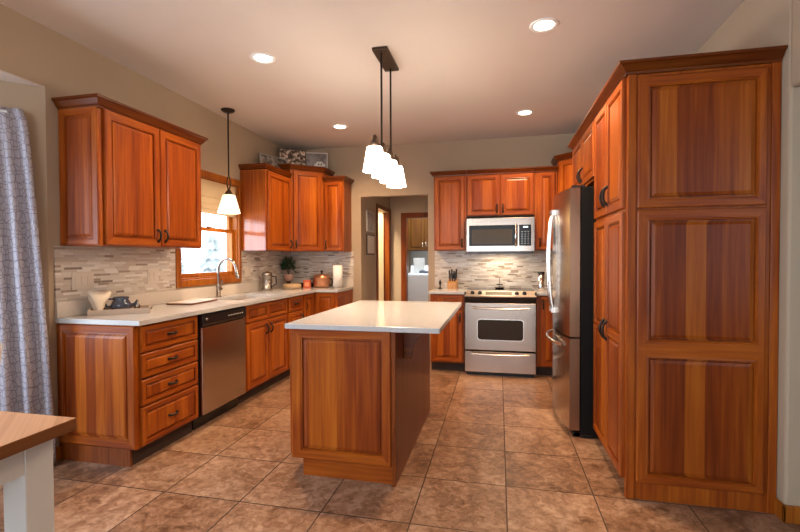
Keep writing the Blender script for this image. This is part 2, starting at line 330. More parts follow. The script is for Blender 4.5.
# ------------------------------------------------------------------ structure
ZC = 2.752; YB = 5.59; XR = 4.137; WT = 0.13
struct('floor', MB().box(-1.3, 6.4, -3.3, 9.2, -0.1, 0), 'floor_tile', 'brown stone-look square floor tiles with dark grout')
struct('ceiling', MB().box(-1.3, 6.4, -3.3, 9.2, ZC, ZC+0.1), 'paint_ceiling', 'smooth pale warm ceiling')
WY0, WY1, WZ0, WZ1 = 3.43, 4.335, 1.10, 2.075
mb = MB(); mb.box(-WT, 0, 2.249, WY0, 0, ZC); mb.box(-WT, 0, WY1, YB+WT, 0, ZC); mb.box(-WT, 0, WY0, WY1, 0, WZ0); mb.box(-WT, 0, WY0, WY1, WZ1, ZC); mb.box(-WT, 0, -3.3, 2.249, 2.375, ZC)
struct('wall_left', mb, 'paint_wall', 'taupe wall behind the sink run')
# bay beyond the wall opening
mb = MB(); mb.prism([(0, 2.249), (-WT, 2.30), (-1.05, 1.38), (-0.95, 1.30)], 0, 2.375)
struct('wall_bay', mb, 'paint_wall', 'angled taupe bay wall behind the curtain')
mb = MB(); mb.box(-1.10, -0.98, 1.30, 1.42, 0, 2.375); mb.box(-1.10, -0.98, -0.9, 1.42, 0, 0.55); mb.box(-1.10, -0.98, -0.9, 1.42, 2.15, 2.375); mb.box(-1.10, -0.98, -0.9, -0.75, 0, 2.375)
mb.prism([(-0.98, -0.9), (-1.1, -0.9), (-0.2, -1.8), (0, -1.75)], 0, 2.375); mb.box(-WT, 0, -3.3, -1.7, 0, 2.375)
struct('wall_bay_front', mb, 'paint_wall')
struct('trim_1', MB().prism([(-0.002, 2.249), (-WT, 2.30), (-1.1, 1.42), (-1.1, -0.9), (-0.002, -1.75)], 2.368, 2.40), 'paint_ceiling')
mb = MB(); mb.box(-WT, 1.006, YB, YB+WT, 0, ZC); mb.box(1.897, XR+WT, YB, YB+WT, 0, ZC); mb.box(1.006, 1.897, YB, YB+WT, 2.097, ZC)
struct('wall_back', mb, 'paint_wall', 'taupe wall behind the range with hall opening')
mb = MB(); mb.box(XR, XR+WT, 2.495, YB+WT, 0, ZC); mb.box(XR, XR+WT, -3.3, 2.495, 2.10, ZC); mb.box(XR, XR+WT, -3.3, 0.9, 0, 2.10)
struct('wall_right', mb, 'paint_wall', 'taupe wall behind the pantry', bevel=0.012)
mb = MB(); mb.box(XR+WT, 6.4, 2.495, 2.6, 0, ZC); struct('wall_side_room', mb, 'paint_wall', 'blue-grey shaded wall through the opening on the right')
struct('wall_side_far', MB().box(6.3, 6.4, -3.3, 2.6, 0, ZC), 'paint_wall')
mb = MB(); mb.box(-0.2, 0.9, -3.3, -3.15, 0, ZC); mb.box(3.9, 6.4, -3.3, -3.15, 0, ZC); mb.box(0.9, 3.9, -3.3, -3.15, 2.3, ZC); mb.box(0.9, 3.9, -3.3, -3.15, 0, 0.3)
struct('wall_rear', mb, 'paint_wall')
# hall
HX = 1.0
mb = MB(); mb.box(HX-0.1, HX, YB+WT, 6.42, 0, ZC); mb.box(HX-0.1, HX, 7.13, 9.1, 0, ZC); mb.box(HX-0.1, HX, 6.42, 7.13, 2.035, ZC)
struct('wall_hall_left', mb, 'paint_hall')
mb = MB(); mb.box(2.05, 2.15, YB+WT, 9.1, 0, ZC); struct('wall_hall_right', mb, 'paint_hall')
mb = MB(); mb.box(HX, 1.265, 7.21, 7.33, 0, ZC); mb.box(1.975, 2.05, 7.21, 7.33, 0, ZC); mb.box(1.265, 1.975, 7.21, 7.33, 1.95, ZC)
struct('wall_hall_back', mb, 'paint_hall')
struct('wall_laundry_back', MB().box(HX, 2.05, 8.95, 9.1, 0, ZC), 'white_paint')
struct('wall_side_closet', MB().box(-0.4, -0.3, YB+WT, 9.1, 0, ZC).box(-0.3, HX-0.1, 8.5, 8.6, 0, ZC), 'door_paint')
# hall door 1 : casing + ajar leaf
d1 = thing('door_1', 'cream door ajar in oak casing on the hall wall', None); del_ = d1; d1['kind'] = 'structure'
mb = MB(); mb.box(HX, HX+0.018, 6.355, 6.42, 0, 2.10); mb.box(HX, HX+0.018, 7.13, 7.195, 0, 2.10); mb.box(HX, HX+0.018, 6.42, 7.13, 2.035, 2.10)
mb.box(HX-0.11, HX+0.005, 6.42, 6.435, 0, 2.035); mb.box(HX-0.11, HX+0.005, 7.115, 7.13, 0, 2.035)
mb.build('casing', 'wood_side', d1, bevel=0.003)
leaf = MB(); a = math.radians(168)
leaf.box(-0.02, 0.02, 0, 0.68, 0.01, 2.02)
lf = leaf.build('door_leaf', 'door_paint', d1, bevel=0.004); lf.location = (HX-0.09, 7.10, 0); lf.rotation_euler = (0, 0, math.radians(128))
k = MB().lathe([(0.0, -0.06), (0.022, -0.055), (0.028, -0.04), (0.012, -0.03), (0.012, 0.0)], (-0.02, 0.62, 0.96), 14, axis='x').build('knob', 'bronze_light', lf)
d2 = thing('door_2', 'oak-cased laundry doorway at the end of the hall', None); d2['kind'] = 'structure'
mb = MB(); y0 = 7.192
mb.box(1.19, 1.265, y0, 7.21, 0, 2.035); mb.box(1.975, 2.045, y0, 7.21, 0, 2.035); mb.box(1.265, 1.975, y0, 7.21, 1.95, 2.035)
mb.box(1.265, 1.28, y0, 7.34, 0, 1.95); mb.box(1.96, 1.975, y0, 7.34, 0, 1.95)
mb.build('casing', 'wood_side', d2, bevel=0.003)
# baseboards on the right corner
mb = MB(); mb.box(XR-0.014, XR, 2.481, 2.555, 0, 0.085); mb.box(XR-0.014, XR+WT+2.1, 2.481, 2.495, 0, 0.085)
struct('baseboard_right', mb, 'wood_oak', 'low oak baseboard round the wall corner', bevel=0.004)
mb = MB(); mb.box(0, 0.014, 2.25, 2.30, 0, 0.085); struct('baseboard_left', mb, 'wood_oak', bevel=0.004)
mb = MB(); mb.prism([(0.0, 2.235), (-0.94, 1.30), (-0.93, 1.285), (0.012, 2.23)], 0, 0.085); struct('baseboard_bay', mb, 'wood_oak')
# wall return of side opening in front of laundry etc is done ; kitchen window
wn_ = thing('window_1', 'double hung window in orange oak casing over the sink', None); wn_['kind'] = 'structure'
mb = MB()
mb.box(0, 0.02, 3.367, WY0, 1.035, 2.14); mb.box(0, 0.02, WY1, 4.375, 1.035, 2.14); mb.box(0, 0.02, WY0, WY1, WZ1, 2.14); mb.box(0, 0.02, WY0, WY1, 1.035, WZ0)
mb.box(-WT, 0.0, WY0-0.002, WY0+0.015, WZ0, WZ1); mb.box(-WT, 0.0, WY1-0.015, WY1+0.002, WZ0, WZ1); mb.box(-WT, 0.0, WY0, WY1, WZ0, WZ0+0.015); mb.box(-WT, 0.0, WY0, WY1, WZ1-0.015, WZ1)
mb.build('window_frame', 'wood_oak', wn_, bevel=0.004)
def sash(z0, z1, x, name):
    m_ = MB(); y0, y1 = WY0+0.015, WY1-0.015; t = 0.045
    m_.box(x-0.03, x, y0, y0+t, z0, z1); m_.box(x-0.03, x, y1-t, y1, z0, z1); m_.box(x-0.03, x, y0+t, y1-t, z0, z0+t*0.9); m_.box(x-0.03, x, y0+t, y1-t, z1-t*0.8, z1)
    so = m_.build(name, 'wood_oak', wn_, bevel=0.003)
    g = MB().box(x-0.018, x-0.014, y0+t, y1-t, z0+t*0.9, z1-t*0.8).build('pane', 'window_glass', so)
    return so
s1 = sash(1.115, 1.60, -0.03, 'lower_sash'); s2 = sash(1.565, 2.06, -0.065, 'upper_sash')
m_ = MB()
for yy in (3.72, 4.02): m_.box(-0.083, -0.075, yy-0.006, yy+0.006, 1.60, 2.03)
m_.build('muntin', 'white_paint', s2)
m_ = MB().box(-0.03, -0.012, 3.85, 3.90, 1.60, 1.612).build('sash_lock', 'bronze_light', s1)

# ------------------------------------------------------------------ cabinet builder
def ring_door(mb, w0, w1, z0, z1, fw=(0.055, 0.055, 0.055, 0.055), t=0.02, y=0.0, plain=False, edges=(1, 1, 1, 1), small=False):
    """raised panel unit facing -Y, back at y. material 0 stile, 1 rail, 2 panel. fw=(left,right,bottom,top)"""
    k = 0.55 if small else 1.0; gd = min(0.0155, t-0.003)
    # rings: (fraction of frame width or absolute inset, y depth)
    rings = []
    e = 0.005
    rings.append(([0, 0, 0, 0], 0)); rings.append(([0, 0, 0, 0], -(t-e))); rings.append(([e*a for a in edges], -t))
    for add, d in ((-0.010*k, -t), (-0.008*k, -t+0.004), (-0.002*k, -t+0.0025), (0.0, -t+gd), (0.008*k, -t+gd), (0.010*k, -t+0.006), (0.026*k, -t+0.0005)):
        rings.append(([f + add for f in fw], d))
    vs = []; fs = []; ms = []
    for ins, d in rings:
        l_, r_, b_, t_ = ins
        vs += [(w0+l_, y+d, z0+b_), (w1-r_, y+d, z0+b_), (w1-r_, y+d, z1-t_), (w0+l_, y+d, z1-t_)]
    for i in range(len(rings)-1):
        for q in range(4):
            a, b = i*4+q, i*4+(q+1) % 4; fs.append((a, b, b+4, a+4))
            if i < 6: ms.append(1 if q in (0, 2) else 0)
            else: ms.append(2)
    n = len(rings)-1; fs.append((n*4, n*4+1, n*4+2, n*4+3)); ms.append(2)
    mb.add(vs, fs, ms)
def xform(mb, fn):
    mb.v = [fn(*v) for v in mb.v]; return mb
WM = ['wood_stile', 'wood_rail', 'wood_panel']
def pull(parent, x, y, z, vertical=True, L=0.085):
    m_ = MB(); pts = []
    for i in range(9):
        a = i/8; s_ = (a-0.5)*L; d = -0.024*math.sin(math.pi*a)**0.6 - 0.002
        pts.append((x, y+d, z+s_) if vertical else (x+s_, y+d, z))
    rr = [0.010, 0.008, 0.007, 0.0075, 0.0085, 0.0075, 0.007, 0.008, 0.010]
    m_.tube(pts, rr, 8)
    for s_ in (-L/2, L/2):
        c = (x, y, z+s_) if vertical else (x+s_, y, z)
        m_.lathe([(0.010, 0.001), (0.010, -0.004), (0.006, -0.006)], c, 10, axis='y')
    return m_.build('handle', 'bronze', parent)
def door(parent, x0, x1, z0, z1, hx=None, hz=None, name='door', fw=0.055, panels=None, hl=0.085, vertical=True, small=False, y=0.0):
    m_ = MB(); f = fw
    if panels:
        cuts = [z0] + list(panels) + [z1]
        for i in range(len(cuts)-1):
            lo = f if i == 0 else f/2; hi = f if i == len(cuts)-2 else f/2
            ring_door(m_, x0, x1, cuts[i], cuts[i+1], (f, f, lo, hi), y=y, edges=(1, 1, i == 0, i == len(cuts)-2))
    else: ring_door(m_, x0, x1, z0, z1, (f, f, f, f), y=y, small=small)
    d = m_.build(name, WM, parent)
    if hx is not None: pull(d, hx, y-0.02, hz, vertical, hl)
    return d
def crown(parent, poly, flags, zt, h=0.055, reach=0.05, name='crown_moulding', base=0.0):
    """poly CCW footprint, flags per edge (1 = moulding projects)"""
    prof = [(0.0, 0.0), (0.010, 0.002), (0.012, 0.014), (0.020, 0.020), (reach*0.8, h*0.72), (reach, h*0.80), (reach, h), (0.0, h)]
    n = len(poly); ms = MB(); rings = []
    for off, dz in prof:
        ring = []
        for i in range(n):
            def line(j):
                a = Vector(poly[j]); b = Vector(poly[(j+1) % n]); d = (b-a).normalized(); nn = Vector((d.y, -d.x)); return a + nn*off*flags[j], d
            p1, d1_ = line(i-1 if i else n-1); p2, d2_ = line(i)
            den = d1_.x*d2_.y - d1_.y*d2_.x
            t = ((p2.x-p1.x)*d2_.y - (p2.y-p1.y)*d2_.x)/den; q = p1 + d1_*t; ring.append((q.x, q.y, zt + dz + base))
        rings.append(ring)
    vs = [v for r_ in rings for v in r_]; fs = []
    for i in range(len(rings)-1):
        for k in range(n): fs.append((i*n+k, i*n+(k+1) % n, (i+1)*n+(k+1) % n, (i+1)*n+k))
    fs.append(tuple(range(n))[::-1]); fs.append(tuple(range((len(rings)-1)*n, len(rings)*n)))
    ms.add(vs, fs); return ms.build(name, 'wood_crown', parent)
def rect(w, d): return [(0, 0), (w, 0), (w, d), (0, d)]
def end_panel(parent, d, z0, z1, x=0.0, side=-1, fw=0.05, y0=0.0, name='end_panel', t=0.012, panels=None):
    """applied raised panel on the side of a cabinet at local x, facing side*X"""
    m_ = MB()
    if panels:
        cuts = [z0]+panels+[z1]
        for i in range(len(cuts)-1): ring_door(m_, 0, d-y0, cuts[i], cuts[i+1], (fw, fw, fw if i == 0 else fw/2, fw if i == len(cuts)-2 else fw/2), t=t, edges=(1, 1, i == 0, i == len(cuts)-2))
    else: ring_door(m_, 0, d-y0, z0, z1, (fw,)*4, t=t)
    # map local (w, -n, z): side -1 : w -> y reversed
    if side < 0: xform(m_, lambda a, b, c: (x + b, d - a, c))
    else: xform(m_, lambda a, b, c: (x - b, y0 + a, c))
    return m_.build(name, WM, parent)

ZU0, ZU1 = 1.378, 2.262
# ---- upper cabinets on the left wall (rot +90: local x = world y, front faces +x)
u = thing('upper_cabinet', 'cherry double-door wall cabinet at left of the sink window', 'cabinet', (0.305, 2.336, 0), R90)
MB().box(0, 0.971, 0, 0.302, ZU0, ZU1).build('body', 'wood_stile', u, bevel=0.002)
door(u, 0.030, 0.500, ZU0+0.006, ZU1-0.012, 0.470, 1.462); door(u, 0.508, 0.965, ZU0+0.006, ZU1-0.012, 0.540, 1.462)
end_panel(u, 0.302, ZU0+0.004, ZU1-0.006, fw=0.045)
crown(u, rect(0.971, 0.302), (1, 1, 0, 1), ZU1-0.015, 0.07)
u = thing('upper_cabinet', 'cherry single-door wall cabinet at right of the sink window', 'cabinet', (0.305, 4.386, 0), R90)
MB().box(0, 0.592, 0, 0.302, ZU0, ZU1).build('body', 'wood_glossy', u, bevel=0.002)
door(u, 0.035, 0.585, ZU0+0.006, ZU1-0.012, 0.55, 1.462)
crown(u, rect(0.592, 0.302), (1, 0, 0, 1), ZU1+0.005, 0.05, 0.035)
# ---- corner cabinets
s2_ = math.sqrt(0.5)
def corner_cab(label, P, Q, rot, polyw, ztop, fl, hx):
    w = (Vector(Q)-Vector(P)).length; r_ = thing('corner_cabinet', label, 'cabinet', (P[0], P[1], 0), rot)
    ca, sa = math.cos(-rot), math.sin(-rot)
    poly = [((x-P[0])*ca-(y-P[1])*sa, (x-P[0])*sa+(y-P[1])*ca) for x, y in polyw]
    MB().prism(poly, ZU0, ztop).build('body', 'wood_stile', r_)
    door(r_, 0.035, w-0.035, ZU0+0.006, ztop-0.012, hx if hx < 0.2 else w-hx+0.2-0.2, 1.462, hl=0.085)
    crown(r_, poly, fl, ztop-0.005, 0.062, 0.045)
    return r_
corner_cab('tall diagonal cherry corner cabinet left of the hall opening', (0.305, 4.980), (0.608, 5.283), math.pi/4,
           [(0.305, 4.980), (0.608, 5.283), (0.608, 5.587), (0.003, 5.587), (0.003, 4.980)], 2.375, (1, 1, 0, 0, 1), 0.062)
corner_cab('diagonal cherry corner cabinet half hidden above the refrigerator', (3.425, 5.283), (3.853, 4.855), -math.pi/4,
           [(3.425, 5.283), (3.853, 4.855), (4.134, 4.855), (4.134, 5.587), (3.425, 5.587)], 2.375, (1, 1, 0, 0, 1), 0.062)
# ---- upper cabinets on the back wall (rot 0)
def upper_back(label, x0, x1, z0, z1, doors, fl, endside=None):
    r_ = thing('upper_cabinet', label, 'cabinet', (x0, 5.283, 0)); w = x1-x0
    MB().box(0, w, 0, 0.304, z0, z1).build('body', 'wood_stile', r_, bevel=0.002)
    for a, b, hx in doors: door(r_, a, b, z0+0.006, z1-0.012, hx, z0+0.085, fw=0.05)
    crown(r_, rect(w, 0.304), fl, z1-0.005, 0.058, 0.045)
    return r_
upper_back('narrow cherry wall cabinet beside the hall opening, over the paper towel', 0.611, 0.876, ZU0, 2.262, [(0.02, 0.25, 0.04)], (1, 1, 0, 0))
upper_back('narrow cherry wall cabinet left of the microwave', 2.0165, 2.402, ZU0, 2.262, [(0.02, 0.365, 0.335)], (1, 0, 0, 1))
upper_back('short two-door cherry cabinet above the microwave', 2.405, 3.174, 1.775, 2.262, [(0.015, 0.380, 0.352), (0.392, 0.755, 0.418)], (1, 0, 0, 0))
upper_back('narrow cherry wall cabinet right of the microwave', 3.177, 3.420, ZU0, 2.262, [(0.03, 0.215, 0.052)], (1, 0, 0, 0))

# ---- base cabinets
KZ = 0.108; BZ = 0.884
def base_cab(label, loc, rot, w, d=0.584, fronts=(), kick=True, hollow=False, name='base_cabinet', kd=0.07, k0=0.0, k1=None):
    r_ = thing(name, label, 'cabinet', loc, rot)
    if hollow:
        MB().box(0, 0.018, 0.02, d, KZ, BZ).box(w-0.018, w, 0.02, d, KZ, BZ).box(0, w, 0, 0.02, KZ, BZ).box(0.018, w-0.018, 0.02, d, KZ, KZ+0.018).box(0.018, w-0.018, d-0.01, d, KZ, BZ).build('body', 'wood_stile', r_)
    else: MB().box(0, w, 0, d, KZ, BZ).build('body', 'wood_stile', r_, bevel=0.002)
    MB().box(k0, w if k1 is None else k1, kd, d, 0, KZ).build('toe_kick', 'kick_shade', r_)
    for f in fronts:
        kind, a, b, z0, z1 = f[:5]
        if kind == 'drawer': 
            dd = door(r_, a, b, z0, z1, (a+b)/2, (z0+z1)/2, 'drawer', fw=0.036, vertical=False, hl=0.07, small=True)
        elif kind == 'false': door(r_, a, b, z0, z1, None, None, 'drawer_front', fw=0.036, small=True)
        else: door(r_, a, b, z0, z1, f[5], z1-0.085, 'door', fw=f[6] if len(f) > 6 else 0.05)
    return r_
zf1 = 0.872
b = base_cab('cherry four-drawer base cabinet at the near end of the sink run', (0.590, 2.302, 0), R90, 0.570, 0.585,
             [('drawer', 0.028, 0.556, 0.707, zf1), ('drawer', 0.028, 0.556, 0.545, 0.695), ('drawer', 0.028, 0.556, 0.372, 0.533), ('drawer', 0.028, 0.556, 0.120, 0.360)], kd=0.05)
end_panel(b, 0.585, KZ+0.004, BZ-0.006, fw=0.055, t=0.014)
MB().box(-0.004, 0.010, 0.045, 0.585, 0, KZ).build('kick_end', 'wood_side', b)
b = base_cab('cherry sink base cabinet with two doors beside the dishwasher', (0.590, 3.480, 0), R90, 0.820, 0.585,
             [('false', 0.030, 0.400, 0.720, zf1), ('false', 0.410, 0.790, 0.720, zf1), ('door', 0.030, 0.400, 0.125, 0.705, 0.365), ('door', 0.410, 0.790, 0.125, 0.705, 0.445)], hollow=True)
b = base_cab('narrow cherry cabinet with drawer over door, between sink base and corner', (0.590, 4.303, 0), R90, 0.370, 0.585,
             [('drawer', 0.020, 0.355, 0.720, zf1), ('door', 0.020, 0.355, 0.125, 0.705, 0.32)])
# corner L base : left-wall leg door + back-wall leg door
b = thing('base_cabinet', 'cherry corner base cabinet under the copper pot and paper towel', 'cabinet', (0.590, 4.675, 0), 0)
MB().prism([(-0.585, 0.0), (0.0, 0.0), (0.0, 0.322), (0.290, 0.322), (0.290, 0.908), (-0.585, 0.908)], KZ, BZ).build('body', 'wood_stile', b)
MB().prism([(-0.585, 0.0), (-0.07, 0.0), (-0.07, 0.392), (0.290, 0.392), (0.290, 0.908), (-0.585, 0.908)], 0, KZ).build('toe_kick', 'kick_shade', b)
dd = MB(); ring_door(dd, 0.015, 0.285, 0.125, zf1, (0.05,)*4); xform(dd, lambda x, y, z: (-y, x, z)); dd = dd.build('door', WM, b)
hm = MB(); hm.tube([(0.022, 0.06, 0.70+0.0094*i) if 0 < i < 9 else (0.022, 0.06, 0.70+0.0094*i) for i in range(10)], 0.006, 8); hm = xform(hm, lambda x, y, z: (x + 0.022*math.sin(math.pi*(z-0.70)/0.085), y, z)); hm.build('handle', 'bronze', dd)
m_ = MB(); ring_door(m_, 0.035, 0.275, 0.125, zf1, (0.05,)*4, y=0.322); m_.build('door', WM, b)
ep = MB(); ring_door(ep, 0, 0.586, KZ+0.004, BZ-0.006, (0.055,)*4, t=0.012); xform(ep, lambda x, y, z: (0.290-y, 0.322+x, z)); ep.build('end_panel', WM, b)
# back wall base cabinets
base_cab('cherry base cabinet with drawer and door, left of the range', (2.0165, 4.985, 0), 0, 0.384, 0.60,
         [('drawer', 0.02, 0.365, 0.720, zf1), ('door', 0.02, 0.365, 0.125, 0.705, 0.335)])
base_cab('cherry base cabinet right of the range, partly behind the refrigerator', (3.175, 4.985, 0), 0, 0.44, 0.60,
         [('door', 0.035, 0.40, 0.125, zf1, 0.065)])
# ---- island
isl = thing('island_cabinet', 'cherry island cabinet standing in the middle of the tiled floor', 'island', (1.566, 2.427, 0))
IW, ID = 0.643, 1.248
MB().box(0.0, IW-0.02, 0.0, ID, KZ, BZ).build('body', 'wood_stile', isl, bevel=0.002)
MB().box(0.07, IW-0.02, 0.012, ID-0.02, 0, KZ).build('toe_kick', 'wood_rail', isl)
m_ = MB(); ring_door(m_, 0.012, IW-0.028, KZ+0.002, BZ-0.004, (0.068, 0.055, 0.06, 0.055), t=0.018); m_.build('end_panel', WM, isl)
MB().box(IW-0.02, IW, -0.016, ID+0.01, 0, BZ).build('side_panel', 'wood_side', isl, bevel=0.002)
for k in range(3):
    m_ = MB(); a = 0.02+k*0.405; ring_door(m_, a, a+0.395, 0.125, zf1, (0.05,)*4); xform(m_, lambda x, y, z: (y, ID-x, z)); dd = m_.build('door', WM, isl)
    hh = MB().tube([(-0.022, ID-a-0.05, 0.70), (-0.045, ID-a-0.05, 0.72), (-0.045, ID-a-0.05, 0.77), (-0.022, ID-a-0.05, 0.79)], 0.006, 8).build('handle', 'bronze', dd)
# corbel under the overhang
for yy in (0.20, ):
    pr_ = [(IW, BZ-0.004), (IW+0.20, BZ-0.004), (IW+0.20, BZ-0.03)]
    for i in range(11):
        t = i/10*math.pi/2; pr_.append((IW+0.20-0.145*math.sin(t), BZ-0.185+0.155*math.cos(t)))
    pr_ += [(IW+0.05, BZ-0.205), (IW, BZ-0.205)]
    MB().prism_y(pr_, yy, yy+0.045).build('corbel', 'wood_crown', isl, bevel=0.003)  # darker crown wood paints the corbel's unlit face
o = MB().box(0, 0.905, 0, 1.428, 0, 0.030).build('countertop', 'quartz', loc=(1.562, 2.358, BZ), bevel=0.004)
tag(o, 'off-white quartz countertop lying on the island', 'countertop')

# ---- countertops
# sink run with basin cut-out : assembled slabs
SY0, SY1, SX0, SX1 = 3.60, 4.23, 0.145, 0.50
ct = thing('countertop', 'long L-shaped quartz countertop of the sink run', 'countertop', (0.0, 2.285, BZ))
m_ = MB(); oy = 2.285
def cb(x0, x1, y0, y1): m_.box(x0, x1, y0-oy, y1-oy, 0, 0.03)
bmx = bmesh.new()
outer = [(0.002, 2.285), (0.635, 2.285), (0.635, 4.968), (0.905, 4.968), (0.905, 5.588), (0.002, 5.588)]
# top with hole via quads
def quadtop(z):
    return [(0.002, 2.285, SX0, SY0)]
cb(0.002, 0.635, 2.285, SY0); cb(0.002, SX0, SY0, SY1); cb(SX1, 0.635, SY0, SY1); cb(0.002, 0.635, SY1, 4.968)
cb(0.002, 0.905, 4.968, 5.588)
m_.build('slab', 'quartz', ct)
m_ = MB(); m_.box(0.002, 0.020, 0, 5.588-oy, 0.03, 0.145-0.0); m_.box(0.020, 0.905, 5.570-oy, 5.588-oy, 0.03, 0.145)
m_.v = [(x, y, min(z, 0.135)) for x, y, z in m_.v]
m_.build('splash_lip', 'quartz_splash', ct, bevel=0.002)
sk = thing('kitchen_sink', 'stainless undermount sink basin under the window', 'sink', (SX0, SY0, 0.70))
m_ = MB(); w_, d_ = SX1-SX0, SY1-SY0
m_.add([(0.02, 0.02, 0), (w_-0.02, 0.02, 0), (w_-0.02, d_-0.02, 0), (0.02, d_-0.02, 0), (0, 0, 0.184), (w_, 0, 0.184), (w_, d_, 0.184), (0, d_, 0.184)], [(0, 1, 2, 3), (0, 4, 5, 1), (1, 5, 6, 2), (2, 6, 7, 3), (3, 7, 4, 0)])
m_.build('basin', 'steel_satin', sk)
MB().lathe([(0.0, 0.006), (0.028, 0.006), (0.04, 0.004), (0.042, 0.0)], (w_/2, d_/2, 0), 16).build('drain', 'nickel', sk)
for (x0, x1, lb) in ((2.000, 2.403, 'short quartz countertop left of the range'), (3.171, 3.640, 'short quartz countertop right of the range')):
    c_ = thing('countertop', lb, 'countertop', (x0, 4.945, BZ))
    MB().box(0, x1-x0, 0, 0.643, 0, 0.03).build('slab', 'quartz', c_, bevel=0.004)
# ---- tile backsplashes
m_ = MB(); m_.box(0.001, 0.010, 4.377, 5.577, 1.02, 1.3765)
tag(m_.build('tile_backsplash', 'mosaic'), 'mosaic tile backsplash between the sink window and the corner', 'backsplash')
m_ = MB(); m_.box(0.001, 0.010, 2.285, 3.365, 1.02, 1.3765)
tag(m_.build('tile_backsplash', 'mosaic'), 'cream and brown mosaic tile backsplash above the wooden tray', 'backsplash')
m_ = MB(); m_.box(0.010, 0.907, 5.578, 5.589, 1.02, 1.3765)
tag(m_.build('tile_backsplash', 'mosaic'), 'mosaic tile backsplash behind the paper towel roll', 'backsplash')
m_ = MB(); m_.box(1.985, 4.134, 5.577, 5.589, 0.915, 1.3765)
tag(m_.build('tile_backsplash', 'mosaic'), 'mosaic tile backsplash behind the range and knife block', 'backsplash')

# ------------------------------------------------------------------ pantry & fridge surround (rot -90 : local x -> -y)
p = thing('pantry_cabinet', 'tall cherry pantry cabinet at the right, floor to crown', 'cabinet', (3.440, 3.320, 0), -R90)
PW = 3.320-2.564; PD = 4.134-3.440; PT = 2.262
MB().box(0, PW, 0, PD, KZ, PT).box(PW-0.03, PW, 0, PD, 0, KZ).build('body', 'wood_stile', p)
MB().box(0, PW-0.03, 0.07, PD, 0, KZ).build('toe_kick', 'kick_shade', p)
lo0, lo1, up0, up1 = 0.095, 1.535, 1.555, 2.25
door(p, 0.010, 0.365, lo0, lo1, 0.335, 0.845, panels=[0.84], fw=0.052, hl=0.11); door(p, 0.375, 0.725, lo0, lo1, 0.405, 0.845, panels=[0.84], fw=0.052, hl=0.11)
door(p, 0.010, 0.365, up0, up1, 0.335, 1.665, fw=0.052, hl=0.11); door(p, 0.375, 0.725, up0, up1, 0.405, 1.665, fw=0.052, hl=0.11)
# end panels at local x=PW facing +x local (= -y world); local y = world x - 3.44
def pend(z0, z1, cuts, fwl=0.056):
    m2 = MB(); cs = [z0]+cuts+[z1]
    for i in range(len(cs)-1):
        ring_door(m2, 0.046, 0.632, cs[i], cs[i+1], (0.058, 0.045, 0.048 if i == 0 else 0.049, 0.056 if i == len(cs)-2 else 0.049), t=0.02, edges=(1, 1, i == 0, i == len(cs)-2))
    xform(m2, lambda a, b_, c: (PW - b_, a, c)); m2.build('end_panel', ['wood_stile', 'wood_rail', 'wood_panel_bold_shade'], p)
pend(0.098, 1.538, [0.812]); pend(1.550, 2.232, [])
MB().box(PW, PW+0.008, 0, 0.040, 0, PT-0.01).box(PW, PW+0.008, 0.655, PD, 0, PT-0.01).build('corner_post', 'wood_stile', p, bevel=0.003)
crown(p, [(0, 0), (PW, 0), (PW, PD), (0, PD)], (1, 1, 0, 0), PT-0.012, 0.062, 0.052)
f = thing('fridge_cabinet', 'short cherry two-door cabinet above the refrigerator', 'cabinet', (3.440, 4.262, 0), -R90)
FW = 4.262-3.322
MB().box(0, FW, 0, PD, 1.845, PT).build('body', 'wood_stile', f)
tag(MB().box(0, 0.017, 0, PD, 0, 1.843).build('fridge_side_panel', 'wood_stile', loc=(3.440, 4.280, 0), rot=-R90), 'tall cherry panel on the far side of the refrigerator', 'panel')
door(f, 0.025, 0.468, 1.862, 2.25, 0.435, 1.945, fw=0.052, hl=0.10); door(f, 0.478, 0.92, 1.862, 2.25, 0.508, 1.945, fw=0.052, hl=0.10)
crown(f, [(0, 0), (FW, 0), (FW, PD), (0, PD)], (1, 0, 0, 1), PT-0.012, 0.062, 0.052)

# ------------------------------------------------------------------ refrigerator (rot -90: local x = -world y, local y = world x)
fr = thing('refrigerator', 'stainless french-door refrigerator with bottom freezer drawer', 'refrigerator', (3.345, 4.245, 0), -R90)
RW = 0.905
MB().box(0.0, RW, 0, 0.74, 0.03, 1.79).build('body', 'black_matte', fr, bevel=0.004)
MB().box(0.03, RW-0.03, -0.05, 0.7, 0.0, 0.035).build('base_grille', 'black', fr)
def bow(x0, x1, z0, z1, name):
    N = 10; m2 = MB(); vs = []; fs = []
    fx = lambda x: -0.075 - 0.055*(1-((x-RW/2)/(RW/2))**2)
    for i in range(N+1):
        x = x0+(x1-x0)*i/N; yb = -0.008
        vs += [(x, yb, z0), (x, fx(x), z0), (x, fx(x), z1), (x, yb, z1)]
    for i in range(N):
        for k in range(4): a = i*4+k; b_ = i*4+(k+1) % 4; fs.append((a, b_, b_+4, a+4))
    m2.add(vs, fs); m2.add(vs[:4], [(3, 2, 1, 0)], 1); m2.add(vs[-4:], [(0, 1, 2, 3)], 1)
    return m2.build(name, ['steel_v', 'steel_side_reflect'], fr), fx
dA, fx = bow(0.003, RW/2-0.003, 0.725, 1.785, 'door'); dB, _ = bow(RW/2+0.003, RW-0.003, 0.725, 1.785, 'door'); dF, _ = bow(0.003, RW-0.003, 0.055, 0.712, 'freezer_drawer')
for dd, hx in ((dA, RW/2-0.055), (dB, RW/2+0.055)):
    ys = fx(hx); pts = []
    for i in range(13):
        a = i/12; pts.append((hx, ys - 0.010 - 0.036*math.sin(math.pi*a)**0.5, 0.86+0.80*a))
    hd = MB().tube(pts, 0.012, 10); 
    for zz in (0.87, 1.65): hd.box(hx-0.014, hx+0.014, ys-0.03, ys+0.002, zz-0.02, zz+0.02)
    hd.build('handle', 'handle_steel', dd)
pts = []
